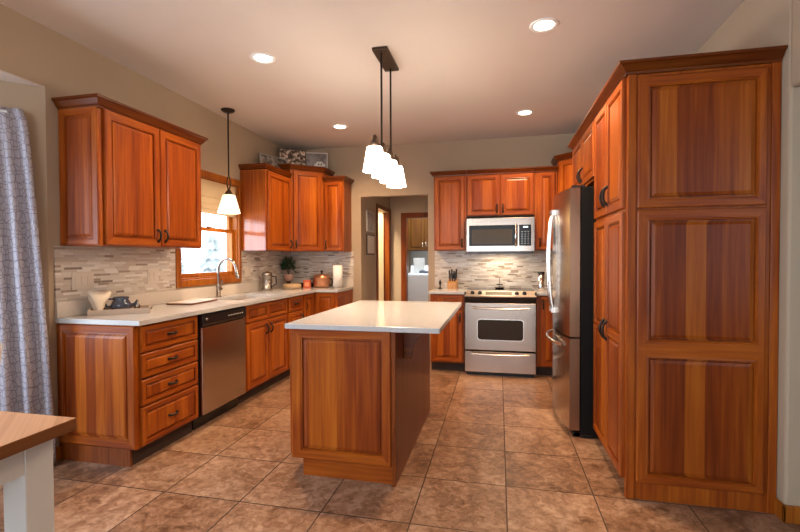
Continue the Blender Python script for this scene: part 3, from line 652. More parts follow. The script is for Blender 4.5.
for i in range(15):
    a = i/14; x = 0.12+(RW-0.24)*a; pts.append((x, fx(x) - 0.008 - 0.038*math.sin(math.pi*a)**0.45, 0.645))
hd = MB().tube(pts, 0.012, 10)
hd.build('handle', 'handle_steel', dF)
for xx in (0.03, RW-0.08): MB().box(xx, xx+0.05, -0.06, 0.03, 1.791, 1.806).build('hinge_cover', 'black', fr)
MB().box(RW-0.08, RW-0.03, -0.04, 0.0, 0.002, 0.03).build('foot', 'black', fr)

# ------------------------------------------------------------------ dishwasher (rot 90)
dw = thing('dishwasher', 'stainless dishwasher with black control strip beside the drawers', 'dishwasher', (0.592, 2.878, 0), R90)
MB().box(0.0, 0.596, 0.0, 0.56, 0.10, 0.880).build('body', 'black_matte', dw)
MB().box(0.015, 0.590, -0.028, 0.0, 0.118, 0.775).build('door', 'steel_v', dw, bevel=0.004)
cp = MB().prism_x([(0.0, 0.782), (-0.03, 0.782), (-0.038, 0.80), (-0.036, 0.865), (-0.02, 0.874), (0.0, 0.874)], 0.010, 0.592).build('control_panel', 'black', dw, bevel=0.002)
m_ = MB()
for i in range(7): m_.box(0.33+i*0.032, 0.345+i*0.032, -0.0395, -0.035, 0.826, 0.834)
m_.build('button', 'white_plastic', cp)
MB().lathe([(0.012, 0.0), (0.012, -0.008), (0.0, -0.010)], (0.055, -0.036, 0.835), 14, axis='y').build('knob', 'nickel', cp)
MB().box(0.01, 0.586, 0.055, 0.50, 0.002, 0.10).build('toe_kick', 'black', dw)

# ------------------------------------------------------------------ range
rg = thing('electric_range', 'stainless slide-in electric range under the microwave', 'range', (2.409, 4.900, 0))
w = 0.756
MB().box(0.004, w-0.004, 0.02, 0.672, 0.03, 0.900).build('body', 'black_matte', rg)
MB().box(0.02, w-0.02, 0.05, 0.60, 0, 0.03).build('base', 'black', rg)
dr = MB().box(0.003, w-0.003, -0.016, 0.02, 0.045, 0.272).build('storage_drawer', 'steel', rg, bevel=0.004)
def barh(parent, z, bow_=0.006):
    m2 = MB(); pts = [(0.075 + (w-0.15)*i/12, -0.055 - 0.008*math.sin(math.pi*i/12), z - bow_*math.cos(math.pi*(i/12-0.5))+bow_) for i in range(13)]
    m2.tube(pts, 0.0105, 10)
    for x in (0.082, w-0.082): m2.tube([(x, -0.014, z), (x, -0.055, z)], 0.009, 8)
    return m2.build('handle', 'handle_steel', parent)
barh(dr, 0.247)
od = MB().box(0.003, w-0.003, -0.022, 0.02, 0.288, 0.800).build('oven_door', 'steel', rg, bevel=0.005)
def rrect(x0, x1, z0, z1, r, n=5):
    pts = []
    for cx, cz, a0 in ((x1-r, z0+r, -90), (x1-r, z1-r, 0), (x0+r, z1-r, 90), (x0+r, z0+r, 180)):
        for i in range(n+1): a = math.radians(a0+90*i/n); pts.append((cx+r*math.cos(a), cz+r*math.sin(a)))
    return pts
MB().prism_y(rrect(0.135, 0.628, 0.395, 0.628, 0.035), -0.0265, -0.021).build('window_trim', 'handle_steel', od)
MB().prism_y(rrect(0.143, 0.620, 0.403, 0.620, 0.03), -0.0285, -0.024).build('window', 'oven_glass', od)
barh(od, 0.742, 0.008)
MB().prism_x([(0.02, 0.805), (-0.012, 0.808), (-0.030, 0.862), (0.02, 0.866)], 0.003, w-0.003).build('vent_strip', 'black', rg)
cpn = MB()
N = 12
vs = []; fs = []
for i in range(N+1):
    x = 0.0+w*i/N; b_ = 0.022*math.sin(math.pi*i/N)
    vs += [(x, 0.03, 0.864), (x, -0.018-b_, 0.864), (x, -0.022-b_, 0.876), (x, 0.075, 0.926), (x, 0.11, 0.926)]
for i in range(N):
    for k in range(5): a = i*5+k; c_ = i*5+(k+1) % 5; fs.append((a, c_, c_+5, a+5))
cpn.add(vs, fs); cpn.add(vs[:5], [(4, 3, 2, 1, 0)]); cpn.add(vs[-5:], [(0, 1, 2, 3, 4)])
cpo = cpn.build('control_panel', 'steel_satin', rg)
tilt = math.atan2(0.926-0.872, 0.097)
def onpanel(x, t): 
    b_ = 0.022*math.sin(math.pi*x/w); y = (-0.022-b_)*(1-t)+0.075*t; return (x, y, 0.872+0.054*t)
for x in (0.085, 0.165, 0.555, 0.635):
    c_ = Vector(onpanel(x, 0.5)); nrm = Vector((0, -math.sin(tilt), math.cos(tilt)))
    MB().tube([c_, c_+nrm*0.006, c_+nrm*0.022, c_+nrm*0.024], [0.026, 0.022, 0.019, 0.012], 14).build('knob', 'black', cpo)
for x in (0.006, w-0.006):
    MB().box(x-0.009, x+0.009, -0.005, 0.07, 0.872, 0.918).build('end_cap', 'black', cpo, bevel=0.006)
a0, a1, a2, a3 = onpanel(0.225, 0.25), onpanel(0.505, 0.25), onpanel(0.505, 0.8), onpanel(0.225, 0.8)
up_ = lambda v, k=0.0035: (v[0], v[1]-0.002, v[2]+k)
MB().add([up_(a0), up_(a1), up_(a2), up_(a3), a0, a1, a2, a3], [(0, 1, 2, 3), (0, 4, 5, 1), (1, 5, 6, 2), (2, 6, 7, 3), (3, 7, 4, 0)]).build('display', 'display', cpo)
ctp = MB().box(0.0, w, 0.105, 0.672, 0.900, 0.921).build('cooktop', 'black_gloss', rg, bevel=0.003)
m_ = MB()
for (x, y, r_) in ((0.2, 0.26, 0.10), (0.56, 0.26, 0.085), (0.2, 0.52, 0.075), (0.56, 0.52, 0.10)):
    for q in range(32):
        a, b2 = 2*math.pi*q/32, 2*math.pi*(q+1)/32
        m_.add([(x+r_*math.cos(a), y+r_*math.sin(a), 0.9215), (x+r_*math.cos(b2), y+r_*math.sin(b2), 0.9215), (x+(r_-0.004)*math.cos(b2), y+(r_-0.004)*math.sin(b2), 0.9215), (x+(r_-0.004)*math.cos(a), y+(r_-0.004)*math.sin(a), 0.9215)], [(0, 1, 2, 3)])
m_.build('burner_ring', 'nickel', ctp)
# ------------------------------------------------------------------ microwave
mw = thing('microwave', 'stainless over-the-range microwave between the wall cabinets', 'microwave', (2.409, 5.185, 1.340))
MB().box(0.0, 0.760, 0.03, 0.39, 0.018, 0.430).build('body', 'black_matte', mw)
MB().box(0.01, 0.75, 0.01, 0.39, 0.0, 0.020).build('vent_grille', 'black', mw)
fp = MB().box(0.0, 0.760, 0.0, 0.032, 0.020, 0.405).build('front_panel', 'steel', mw, bevel=0.004)
MB().box(0.03, 0.575, -0.004, 0.002, 0.085, 0.322).build('door_surround', 'black_gloss', fp, bevel=0.004)
MB().prism_y(rrect(0.062, 0.515, 0.105, 0.275, 0.008), -0.006, -0.003).build('window', 'mw_glass', fp)
hp = MB().tube([(0.553, -0.004, 0.085), (0.553, -0.034, 0.10), (0.553, -0.038, 0.20), (0.553, -0.034, 0.315), (0.553, -0.004, 0.33)], 0.011, 10).build('handle', 'handle_steel', fp)
kp = MB().box(0.590, 0.722, -0.005, 0.002, 0.085, 0.322).build('control_panel', 'black_gloss', fp, bevel=0.003)
MB().box(0.635, 0.685, -0.007, -0.004, 0.290, 0.303).build('clock_display', 'led', kp)
m_ = MB()
for r_ in range(6):
    for c_ in range(3): m_.box(0.615+c_*0.034, 0.630+c_*0.034, -0.0065, -0.004, 0.105+r_*0.027, 0.112+r_*0.027)
m_.build('keypad', 'nickel', kp)

# ------------------------------------------------------------------ faucet
fc = thing('faucet', 'tall brushed-steel gooseneck faucet behind the sink', 'faucet', (0.085, 3.86, 0.914))
MB().lathe([(0.030, 0), (0.030, 0.006), (0.022, 0.012), (0.020, 0.10), (0.018, 0.11), (0.013, 0.12)], seg=18).build('base', 'nickel', fc)
pts = [(0, 0, 0.10), (0, 0, 0.26)]
for i in range(1, 13): a = math.pi*i/12*0.93; pts.append((0.10*(1-math.cos(a)), 0, 0.26+0.115*math.sin(a)))
e_ = pts[-1]
nk = MB().tube(pts, 0.0125, 12).build('neck', 'nickel', fc)
MB().tube([e_, (e_[0]+0.012, 0, e_[2]-0.05), (e_[0]+0.022, 0, e_[2]-0.10)], [0.014, 0.017, 0.020], 12).build('spray_head', 'nickel', fc)
lv = MB().tube([(0.0, 0.018, 0.075), (0.0, 0.050, 0.080)], 0.016, 12); lv.tube([(0, 0.045, 0.08), (0.0, 0.052, 0.115), (0.0, 0.06, 0.165)], [0.008, 0.007, 0.009], 8)
lv.build('lever', 'nickel', fc)

# ------------------------------------------------------------------ lights in the ceiling
def copy_tree(o, parent=None):
    c_ = o.copy(); C.objects.link(c_); c_.parent = parent
    for ch in list(o.children): copy_tree(ch, c_)
    return c_
spots = [(1.098, 2.964, 'round recessed ceiling light over the dishwasher run'), (3.052, 2.944, 'round recessed ceiling light nearest the pantry crown'), (1.055, 4.687, 'round recessed ceiling light in front of the hall opening'), (3.032, 4.663, 'round recessed ceiling light in front of the range')]
rl = None
for x, y, lb in spots:
    if rl is None:
        rl = thing('recessed_light', lb, 'ceiling light', (x, y, ZC), group='recessed ceiling lights')
        MB().lathe([(0.062, -0.002), (0.066, -0.006), (0.085, -0.006), (0.090, 0.0), (0.062, 0.0)], seg=32).build('trim_ring', 'trim_white', rl)
        MB().lathe([(0.0, -0.0035), (0.062, -0.0035), (0.062, -0.001)], seg=32).build('bulb_face', 'lamp_disc', rl); q = rl
    else:
        q = copy_tree(rl); q.location = (x, y, ZC); q['label'] = lb
    l = bpy.data.lights.new('recessed_bulb', 'SPOT'); l.energy = 118; l.color = WARM; l.spot_size = math.radians(150); l.spot_blend = 0.8; l.shadow_soft_size = 0.06
    lo = bpy.data.objects.new('recessed_bulb', l); C.objects.link(lo); lo.location = (x, y, ZC-0.02)

# ---- island light: ceiling plate, two rods, bar with four glass shades
il = thing('island_pendant', 'bronze linear chandelier with four glowing glass shades over the island', 'pendant light', (1.97, 3.17, ZC))
MB().box(-0.055, 0.055, -0.185, 0.185, -0.022, 0).build('ceiling_plate', 'bronze_light', il, bevel=0.004)
for yy in (-0.135, 0.135):
    MB().tube([(0, yy, -0.02), (0, yy, -0.685)], 0.0075, 8).build('rod', 'bronze', il)
MB().box(-0.011, 0.011, -0.345, 0.345, -0.70, -0.678).build('bar', 'bronze_light', il, bevel=0.003)
for i, yy in enumerate((-0.32, -0.107, 0.107, 0.32)):
    sh = MB().lathe([(0.046, -0.725), (0.050, -0.728), (0.078, -0.885), (0.074, -0.885), (0.046, -0.73)], (0, yy, 0), 4 if False else 28).build('lamp_shade', 'lamp_glass', il)
    m_ = MB().lathe([(0.010, -0.645), (0.020, -0.655), (0.026, -0.69), (0.026, -0.728), (0.0, -0.728)], (0, yy, 0), 14)
    pts = [(0, yy, -0.665)] + [(0.0, yy + (0.03 if yy < 0 else -0.03)*math.sin(math.pi*t/6), -0.665+0.03*math.sin(math.pi*t/6)) for t in range(1, 6)] + [(0, yy+(0.05 if yy < 0 else -0.05), -0.69)]
    m_.tube(pts, 0.006, 8)
    m_.build('socket', 'bronze_light', il)
    point('island_bulb', (1.97, 3.17+yy, ZC-0.90), 2.0, WARM2, 0.05)
# ---- sink pendant
sp_ = thing('sink_pendant', 'single bronze pendant lamp hanging in front of the sink window', 'pendant light', (0.18, 3.91, ZC))
MB().lathe([(0.0, -0.028), (0.045, -0.026), (0.066, -0.010), (0.066, 0.0)], seg=28).build('ceiling_canopy', 'bronze', sp_)
MB().tube([(0, 0, -0.02), (0, 0, -0.66)], 0.0075, 8).build('rod', 'bronze', sp_)
m_ = MB()
for s_ in (-1, 1):
    m_.tube([(0, s_*0.030*math.sin(math.pi*i/10)**0.8 if 0 < i < 10 else 0, -0.65-0.135*i/10) for i in range(11)], 0.0065, 8)
m_.lathe([(0.008, -0.775), (0.026, -0.80), (0.040, -0.825), (0.040, -0.84), (0.0, -0.84)], seg=18)
m_.build('loop_fitting', 'bronze_light', sp_)
MB().lathe([(0.052, -0.835), (0.060, -0.84), (0.108, -1.012), (0.103, -1.012), (0.052, -0.845)], seg=28).build('lamp_shade', 'sink_glass', sp_)
point('sink_bulb', (0.18, 3.91, ZC-0.99), 4.5, WARM2, 0.05)

# ------------------------------------------------------------------ roman shade
m_ = MB(); prof = [(2.06, -0.006), (1.95, -0.010), (1.90, -0.016), (1.895, -0.004), (1.84, -0.014), (1.83, -0.002), (1.785, -0.016), (1.775, -0.002), (1.735, -0.014)]
for (za, xa), (zb, xb) in zip(prof[:-1], prof[1:]):
    m_.box(-0.006, 0, 3.447, 4.318, zb, za); m_.v[-8:] = [(xa + 0.0 + (0.003 if v[0] > -0.003 else 0), v[1], v[2]) if v[2] == za else (xb + (0.003 if v[0] > -0.003 else 0), v[1], v[2]) for v in m_.v[-8:]]
rs = m_.build('roman_shade', 'shade_cloth'); tag(rs, 'cream fabric roman shade covering the top of the sink window', 'window shade')

# ------------------------------------------------------------------ curtain
def curtain():
    NU, NV = 90, 30; vs = []; fs = []; uvs = []
    zt, zb = 2.19, 0.03
    for j in range(NV+1):
        v = j/NV; z = zt + (zb-zt)*v
        # right edge position along the 45 degree bay line (s measured away from the corner)
        s0 = 0.085 - 0.115*min(1, v*1.1)**0.8 ; s1 = 0.62 + 0.05*v
        if v < 0.03: s0 += 0.015
        for i in range(NU+1):
            u_ = i/NU; s = s0 + (s1-s0)*u_
            amp = 0.020*(0.5+0.5*min(1, v*3)); d = 0.085 + amp*math.sin(u_*2*math.pi*7 + 0.5*math.sin(v*3)) + 0.006*math.sin(u_*31+v*4)
            # base corner (0,2.249), along (-s,-s)/sqrt2, inward normal (+,-)
            vs.append((-s*s2_ + d*s2_, 2.249 - s*s2_ - d*s2_, z)); uvs.append((u_*1.3, z))
    for j in range(NV):
        for i in range(NU): a = j*(NU+1)+i; fs.append((a, a+1, a+NU+2, a+NU+1))
    me = bpy.data.meshes.new('curtain'); me.from_pydata(vs, [], fs); me.materials.append(MATS['curtain_cloth'])
    uv = me.uv_layers.new(name='UVMap')
    for lp in me.loops: uv.data[lp.index].uv = uvs[lp.vertex_index]
    for p_ in me.polygons: p_.use_smooth = True
    o = bpy.data.objects.new('panel', me)
    return o
cr = thing('curtain', 'pale lavender curtain with dark geometric lines at the left edge', 'curtain', (0, 0, 0))
o = curtain(); C.objects.link(o); o.parent = cr; o.name = 'fabric_panel'
sm = o.modifiers.new('solid', 'SOLIDIFY'); sm.thickness = 0.002
MB().tube([(-0.06, 2.07, 2.165), (-0.80, 1.33, 2.165)], 0.010, 8).build('rod', 'white_paint', cr)

# ------------------------------------------------------------------ table
tb = thing('dining_table', 'dining table with butcher-block top and white legs, lower left corner', 'table', (0.50, 0.0, 0))
tt = MB().box(0, 0.895, -0.45, 1.205, 0.722, 0.762)
tt.m = [1, 0, 1, 1, 1, 1]
tt.build('tabletop', ['wood_table', 'wood_table_edge'], tb, bevel=0.002)
for x in (0.05, 0.755):
    for y in (-0.40, 1.075):
        MB().box(x, x+0.09, y, y+0.09, 0, 0.722).build('leg', 'white_paint', tb, bevel=0.003)
MB().box(0.825, 0.843, -0.31, 1.075, 0.625, 0.722).box(0.05, 0.068, -0.31, 1.075, 0.625, 0.722).box(0.14, 0.755, 1.095, 1.113, 0.625, 0.722).box(0.14, 0.755, -0.40, -0.382, 0.625, 0.722).build('apron', 'white_paint', tb, bevel=0.002)
# chair with metal X back beyond the table, at the frame edge
ch = thing('dining_chair', 'white metal X-back chair at the far side of the table', 'chair', (-0.055, 1.34, 0), math.radians(0))
MB().prism(rrect(0, 0.40, 0, 0.38, 0.04), 0.44, 0.465).build('seat', 'white_metal', ch, bevel=0.004)
for x in (0.03, 0.37):
    MB().tube([(x, 0.36, 0), (x, 0.34, 0.45), (x, 0.40, 0.86)], 0.012, 8).build('back_leg', 'white_metal', ch)
    MB().tube([(x, 0.0, 0), (x, 0.03, 0.44)], 0.012, 8).build('leg', 'white_metal', ch)
m_ = MB().tube([(0.03, 0.40, 0.86), (0.12, 0.41, 0.885), (0.28, 0.41, 0.885), (0.37, 0.40, 0.86)], 0.012, 8)
m_.tube([(0.03, 0.345, 0.50), (0.37, 0.395, 0.83)], 0.007, 8); m_.tube([(0.37, 0.345, 0.50), (0.03, 0.395, 0.83)], 0.007, 8); m_.tube([(0.03, 0.375, 0.68), (0.37, 0.375, 0.68)], 0.006, 8)
m_.build('backrest', 'white_metal', ch)

# ------------------------------------------------------------------ small things on the counters
ZT = 0.914
# serving tray with cloth, tea pot, small bottle
ty_ = thing('serving_tray', 'pale wooden serving tray at the near end of the sink run', 'tray', (0.195, 2.60, ZT), math.radians(40))
m_ = MB(); m_.box(-0.18, 0.18, -0.115, 0.115, 0, 0.010); m_.box(-0.18, 0.18, -0.115, -0.103, 0.01, 0.038); m_.box(-0.18, 0.18, 0.103, 0.115, 0.01, 0.038)
m_.build('base', 'tray_wood', ty_, bevel=0.002)
for s_ in (-1, 1):
    mm = MB().box(s_*0.18-0.006*(1+s_), s_*0.18+0.006*(1-s_), -0.103, 0.103, 0.010, 0.044).build('end_board', 'tray_wood', ty_, bevel=0.002)
    MB().tube([(s_*0.182, -0.035, 0.025), (s_*0.186, -0.030, 0.028), (s_*0.186, 0.030, 0.028), (s_*0.182, 0.035, 0.025)], 0.005, 8).build('handle', 'bronze', mm)
# folded cloth standing in tray (soft bag-like)
m_ = MB(); N = 20; vs = []; fs = []
levels = [(0.0, 0.028, 0.032), (0.02, 0.024, 0.026), (0.06, 0.030, 0.038), (0.10, 0.034, 0.060), (0.125, 0.028, 0.072), (0.14, 0.016, 0.064)]
for z, ry, rx in levels:
    for k in range(N): a = 2*math.pi*k/N; rr = 1+0.16*math.sin(3*a+z*20)+0.10*math.sin(5*a+z*9); vs.append((rx*rr*math.cos(a), ry*rr*math.sin(a), z+0.014*math.sin(2*a+0.5)*(z > 0.09)))
for i in range(len(levels)-1):
    for k in range(N): fs.append((i*N+k, i*N+(k+1) % N, (i+1)*N+(k+1) % N, (i+1)*N+k))
fs += [tuple(range(N))[::-1], tuple(range((len(levels)-1)*N, len(levels)*N))]
m_.add(vs, fs, 0, True)
tag(m_.build('cloth_pouch', 'cream_cloth', loc=(0.105, 2.505, ZT+0.011), rot=math.radians(70)), 'cream cloth bundle standing in the wooden tray', 'cloth')
tp = thing('teapot', 'dark blue glazed teapot standing in the wooden tray', 'teapot', (0.165, 2.630, ZT+0.011), math.radians(55))
bd = MB().lathe([(0.0, 0), (0.042, 0), (0.060, 0.020), (0.066, 0.042), (0.056, 0.066), (0.046, 0.080), (0.052, 0.096), (0.049, 0.099), (0.040, 0.082), (0.0, 0.075)], seg=26).build('body', 'glaze_blue', tp)
MB().tube([(0.052, 0, 0.03), (0.085, 0, 0.045), (0.10, 0, 0.068)], [0.016, 0.010, 0.008], 10).build('spout', 'glaze_blue', tp)
MB().tube([(-0.045, 0, 0.085), (-0.080, 0, 0.088), (-0.098, 0, 0.065), (-0.085, 0, 0.038), (-0.060, 0, 0.032)], 0.007, 8).build('handle', 'glaze_blue', tp)
tag(MB().lathe([(0.0, 0), (0.018, 0), (0.020, 0.03), (0.009, 0.05), (0.008, 0.075), (0.0, 0.077)], seg=16).build('small_bottle', 'nickel', loc=(0.215, 2.72, ZT+0.011)), 'small silvery bottle beside the blue teapot', 'bottle')
# cutting board by the sink
cbt = thing('cutting_board', 'pale cutting board lying flat near the faucet', 'cutting board', (0.20, 3.33, ZT), math.radians(6))
MB().prism(rrect(-0.12, 0.12, -0.20, 0.22, 0.03), 0, 0.012).build('board', 'cut_board_edge', cbt)
MB().prism(rrect(-0.112, 0.112, -0.192, 0.212, 0.03), 0.012, 0.016).build('top_face', 'cut_board', cbt)
# stainless canister / kettle
kt = thing('coffee_press', 'steel and glass coffee press on the counter beside the window', 'coffee press', (0.13, 4.72, ZT))
MB().lathe([(0.0, 0), (0.062, 0), (0.064, 0.03), (0.058, 0.034), (0.056, 0.17), (0.060, 0.175), (0.058, 0.20), (0.045, 0.215), (0.0, 0.218)], seg=26).build('body', 'nickel', kt)
MB().tube([(0.055, 0.02, 0.17), (0.095, 0.035, 0.16), (0.10, 0.036, 0.08), (0.058, 0.02, 0.05)], 0.008, 8).build('handle', 'black', kt)
MB().lathe([(0.0635, 0.095), (0.0635, 0.11), (0.058, 0.11), (0.058, 0.095)], seg=26).build('band', 'nickel', kt)
# plant on a small stand
pl = thing('potted_plant', 'dark leafy plant in a pink-brown pot in the counter corner', 'plant', (0.125, 5.27, ZT))
MB().lathe([(0.0, 0), (0.045, 0), (0.058, 0.012), (0.030, 0.03), (0.026, 0.075), (0.05, 0.085), (0.0, 0.086)], seg=20).build('pot_stand', 'black', pl)
po = MB().lathe([(0.040, 0.086), (0.060, 0.12), (0.066, 0.175), (0.058, 0.175), (0.0, 0.165)], seg=20).build('pot', 'pot_pink', pl)
m_ = MB(); rnd = random.Random(3)
for i in range(320):
    a = rnd.uniform(0, 6.28); el = rnd.uniform(-0.4, 1.4); r_ = rnd.uniform(0.03, 0.105); c_ = Vector((math.cos(a)*math.cos(el)*r_*0.72, math.sin(a)*math.cos(el)*r_*0.72, 0.262+math.sin(el)*r_*1.25))
    d_ = Vector((math.cos(a+rnd.uniform(-.6, .6)), math.sin(a+rnd.uniform(-.6, .6)), rnd.uniform(-0.3, 0.9))).normalized(); sd = d_.cross(Vector((rnd.uniform(-1, 1), rnd.uniform(-1, 1), 1))).normalized()*0.013; nn = d_.cross(sd).normalized()*0.004
    m_.add([c_, c_+d_*0.02+sd+nn, c_+d_*0.045, c_+d_*0.02-sd+nn], [(0, 1, 2, 3)], rnd.choice([0, 0, 1]))
m_.build('foliage', ['leaf', 'leaf_light'], pl)
m_ = MB()
for i in range(6): a = i; m_.tube([(0, 0, 0.165), (0.03*math.cos(a), 0.03*math.sin(a), 0.26)], 0.003, 6)
m_.build('stem', 'leaf', pl)
# round wooden board/stand, tin, pot, towel
o = MB().lathe([(0.0, 0), (0.10, 0), (0.112, 0.008), (0.112, 0.052), (0.10, 0.060), (0.0, 0.060)], seg=32).build('cake_stand', 'tan_wood', loc=(0.26, 5.10, ZT)); tag(o, 'low round pale wood box in front of the plant', 'box')
o = MB().prism(rrect(-0.10, 0.10, -0.03, 0.03, 0.02), 0, 0.055).build('dark_tray', 'black', loc=(0.30, 5.42, ZT), bevel=0.003); tag(o, 'low black dish behind the red tin', 'dish')
tn = thing('tea_tin', 'small orange-red tin beside the copper pot', 'tin', (0.385, 5.27, ZT), math.radians(15))
MB().prism(rrect(-0.045, 0.045, -0.032, 0.032, 0.006), 0, 0.085).build('body', 'tin_red', tn); MB().prism(rrect(-0.047, 0.047, -0.034, 0.034, 0.006), 0.085, 0.100).build('lid', 'tin_red', tn)
MB().box(-0.028, 0.028, -0.0335, -0.0315, 0.02, 0.07).build('label_patch', 'tin_label', tn)
cpp = thing('copper_pot', 'copper pot with lid and dark loop handles in the counter corner', 'pot', (0.535, 5.385, ZT))
MB().lathe([(0.0, 0.0), (0.085, 0.0), (0.105, 0.012), (0.112, 0.05), (0.112, 0.125), (0.116, 0.13), (0.110, 0.13), (0.0, 0.128)], seg=30).build('body', 'copper', cpp)
MB().lathe([(0.114, 0.131), (0.108, 0.145), (0.085, 0.165), (0.060, 0.172), (0.0, 0.176)], seg=30).build('lid', 'copper', cpp)
MB().lathe([(0.010, 0.175), (0.008, 0.19), (0.016, 0.20), (0.017, 0.215), (0.0, 0.222)], seg=14).build('lid_knob', 'bronze', cpp)
for s_ in (-1, 1):
    MB().tube([(s_*0.11, 0, 0.11), (s_*0.145, -0.01, 0.115), (s_*0.155, -0.012, 0.07), (s_*0.14, -0.01, 0.03), (s_*0.108, 0, 0.03)], 0.009, 8).build('handle', 'bronze', cpp)
pt_ = thing('paper_towel', 'white paper towel roll upright on its holder by the hall opening', 'paper towel', (0.765, 5.36, ZT))
MB().lathe([(0.0, 0), (0.075, 0), (0.075, 0.010), (0.0, 0.012)], seg=26).build('holder_base', 'nickel', pt_)
MB().lathe([(0.018, 0.012), (0.060, 0.012), (0.061, 0.285), (0.018, 0.285)], seg=30).build('roll', 'paper', pt_)
MB().lathe([(0.006, 0.01), (0.006, 0.30), (0.013, 0.305), (0.013, 0.318), (0.0, 0.322)], seg=12).build('holder_rod', 'nickel', pt_)
# knife block
kb = thing('knife_block', 'pale wood knife block with black-handled knives left of the range', 'knife block', (2.225, 5.42, ZT))
MB().prism_x([(-0.06, 0), (0.08, 0), (0.08, 0.10), (0.03, 0.12), (-0.06, 0.075)], -0.058, 0.058).build('block', 'wood_block', kb, bevel=0.003)
for i, (x, z) in enumerate(((-0.040, 0.225), (-0.013, 0.235), (0.013, 0.215), (0.040, 0.24), (-0.030, 0.195), (0.0, 0.185), (0.030, 0.20))):
    y = 0.03 if i < 4 else -0.02
    MB().tube([(x, y, 0.08+0.02*(i < 4)), (x*1.05, y+0.012, z-0.03), (x*1.08, y+0.018, z)], [0.008, 0.011, 0.009], 8, scale=(1, 0.8)).build('knife_handle', 'black', kb)
# small dark salt mill, shaker
sm_ = thing('pepper_mill', 'small dark bronze pepper mill left of the knife block', 'pepper mill', (2.075, 5.40, ZT))
MB().lathe([(0.0, 0), (0.030, 0), (0.030, 0.006), (0.010, 0.012), (0.008, 0.05), (0.016, 0.06), (0.018, 0.085), (0.006, 0.095), (0.0, 0.097)], seg=16).build('body', 'bronze', sm_)
MB().lathe([(0.006, 0.094), (0.009, 0.10), (0.009, 0.108), (0.0, 0.112)], seg=12).build('top_knob', 'bronze', sm_)
sh = thing('travel_mug', 'tall steel tumbler standing right of the range', 'tumbler', (3.255, 5.36, ZT))
MB().lathe([(0.0, 0), (0.032, 0), (0.036, 0.02), (0.038, 0.185), (0.0, 0.186)], seg=20).build('body', 'chrome', sh); MB().lathe([(0.039, 0.186), (0.039, 0.205), (0.033, 0.212), (0.0, 0.212)], seg=20).build('lid', 'black', sh)
# spoon rest on the cooktop rear
srr = thing('spoon_rest', 'two-tier dark spoon rest with steel loop at the back of the cooktop', 'spoon rest', (2.785, 5.44, 0.922))
MB().lathe([(0.0, 0), (0.045, 0), (0.062, 0.014), (0.056, 0.014), (0.0, 0.006)], seg=22).build('lower_dish', 'black', srr)
MB().lathe([(0.0, 0.04), (0.030, 0.04), (0.046, 0.052), (0.040, 0.052), (0.0, 0.045)], seg=22).build('upper_dish', 'black', srr)
MB().tube([(0, 0, 0.004), (0, 0, 0.10), (0.0, 0, 0.14)], 0.004, 8).build('stem', 'nickel', srr)

# ------------------------------------------------------------------ outlets / switches
def plate(label, loc, rot, n, name='wall_outlet', cat='outlet', sw=False):
    r_ = thing(name, label, cat, loc, rot); wd = 0.070+0.046*(n-1)
    MB().box(-wd/2, wd/2, -0.006, 0, -0.058, 0.058).build('plate', 'white_plastic', r_, bevel=0.002)
    for i in range(n):
        c_ = (i-(n-1)/2)*0.046
        MB().box(c_-0.017, c_+0.017, -0.009, -0.005, -0.034, 0.034).build('rocker' if sw else 'socket', 'white_plastic', r_, bevel=0.0015)
plate('cream triple switch plate on the backsplash above the cloth bundle', (0.0105, 2.475, 1.145), R90, 3, 'light_switch', 'switch', True)
plate('cream double outlet plate on the backsplash beside the window casing', (0.0105, 3.10, 1.148), R90, 2)
plate('cream outlet plate between sink window and coffee press', (0.0105, 4.50, 1.148), R90, 2)
plate('cream outlet plate on the backsplash behind the knife block', (2.23, 5.5765, 1.125), 0, 1)
plate('cream outlet plate behind the steel tumbler', (3.34, 5.5765, 1.115), 0, 1)

# ------------------------------------------------------------------ frames on top of cabinets
def pic(label, loc, rot, w_, h_, fmat, pmat, tilt=0.18, name='picture_frame', b_=0.018, t=0.02, depth=0.0):
    r_ = thing(name, label, 'picture', loc, rot)
    def tl(m2): return xform(m2, lambda x, y, z: (x, y*math.cos(tilt)+z*math.sin(tilt), z*math.cos(tilt)-y*math.sin(tilt)+0.0))
    m2 = MB().box(-w_/2, w_/2, -t, 0, 0, b_).box(-w_/2, w_/2, -t, 0, h_-b_, h_).box(-w_/2, -w_/2+b_, -t, 0, b_, h_-b_).box(w_/2-b_, w_/2, -t, 0, b_, h_-b_)
    tl(m2).build('frame', fmat, r_)
    return r_, tl(MB().box(-w_/2+b_, w_/2-b_, -t*0.6, -0.002, b_, h_-b_)).build('picture', pmat, r_)
pic('silver-framed grey picture leaning on the cabinet right of the window', (0.155, 4.885, 2.318), math.radians(72), 0.44, 0.20, 'photo_frame_silver', 'picture_grey', b_=0.012)
pic('brown photo collage standing on the corner cabinet', (0.235, 5.20, 2.433), math.radians(38), 0.34, 0.245, 'photo_frame_dark', 'picture_sepia', b_=0.008)
r_, _ = pic('pale white-framed picture with a white shape, rightmost on the corner cabinet', (0.460, 5.405, 2.433), math.radians(22), 0.30, 0.235, 'frame_white', 'picture_pale', b_=0.012)
m2 = MB(); m2.prism_y([(-0.02, 0.05), (0.11, 0.05), (0.115, 0.075), (0.09, 0.085), (0.075, 0.115), (0.015, 0.115), (-0.0, 0.09), (-0.025, 0.08)], -0.0145, -0.011)
m2.prism_y([(0.025, 0.065), (0.04, 0.065), (0.04, 0.085), (0.025, 0.085)], -0.016, -0.0135, 1); m2.prism_y([(0.06, 0.065), (0.075, 0.065), (0.075, 0.085), (0.06, 0.085)], -0.016, -0.0135, 1)
xform(m2, lambda x, y, z: (x, y*math.cos(0.18)+z*math.sin(0.18), z*math.cos(0.18)-y*math.sin(0.18))).build('white_motif', ['paper', 'black'], r_)
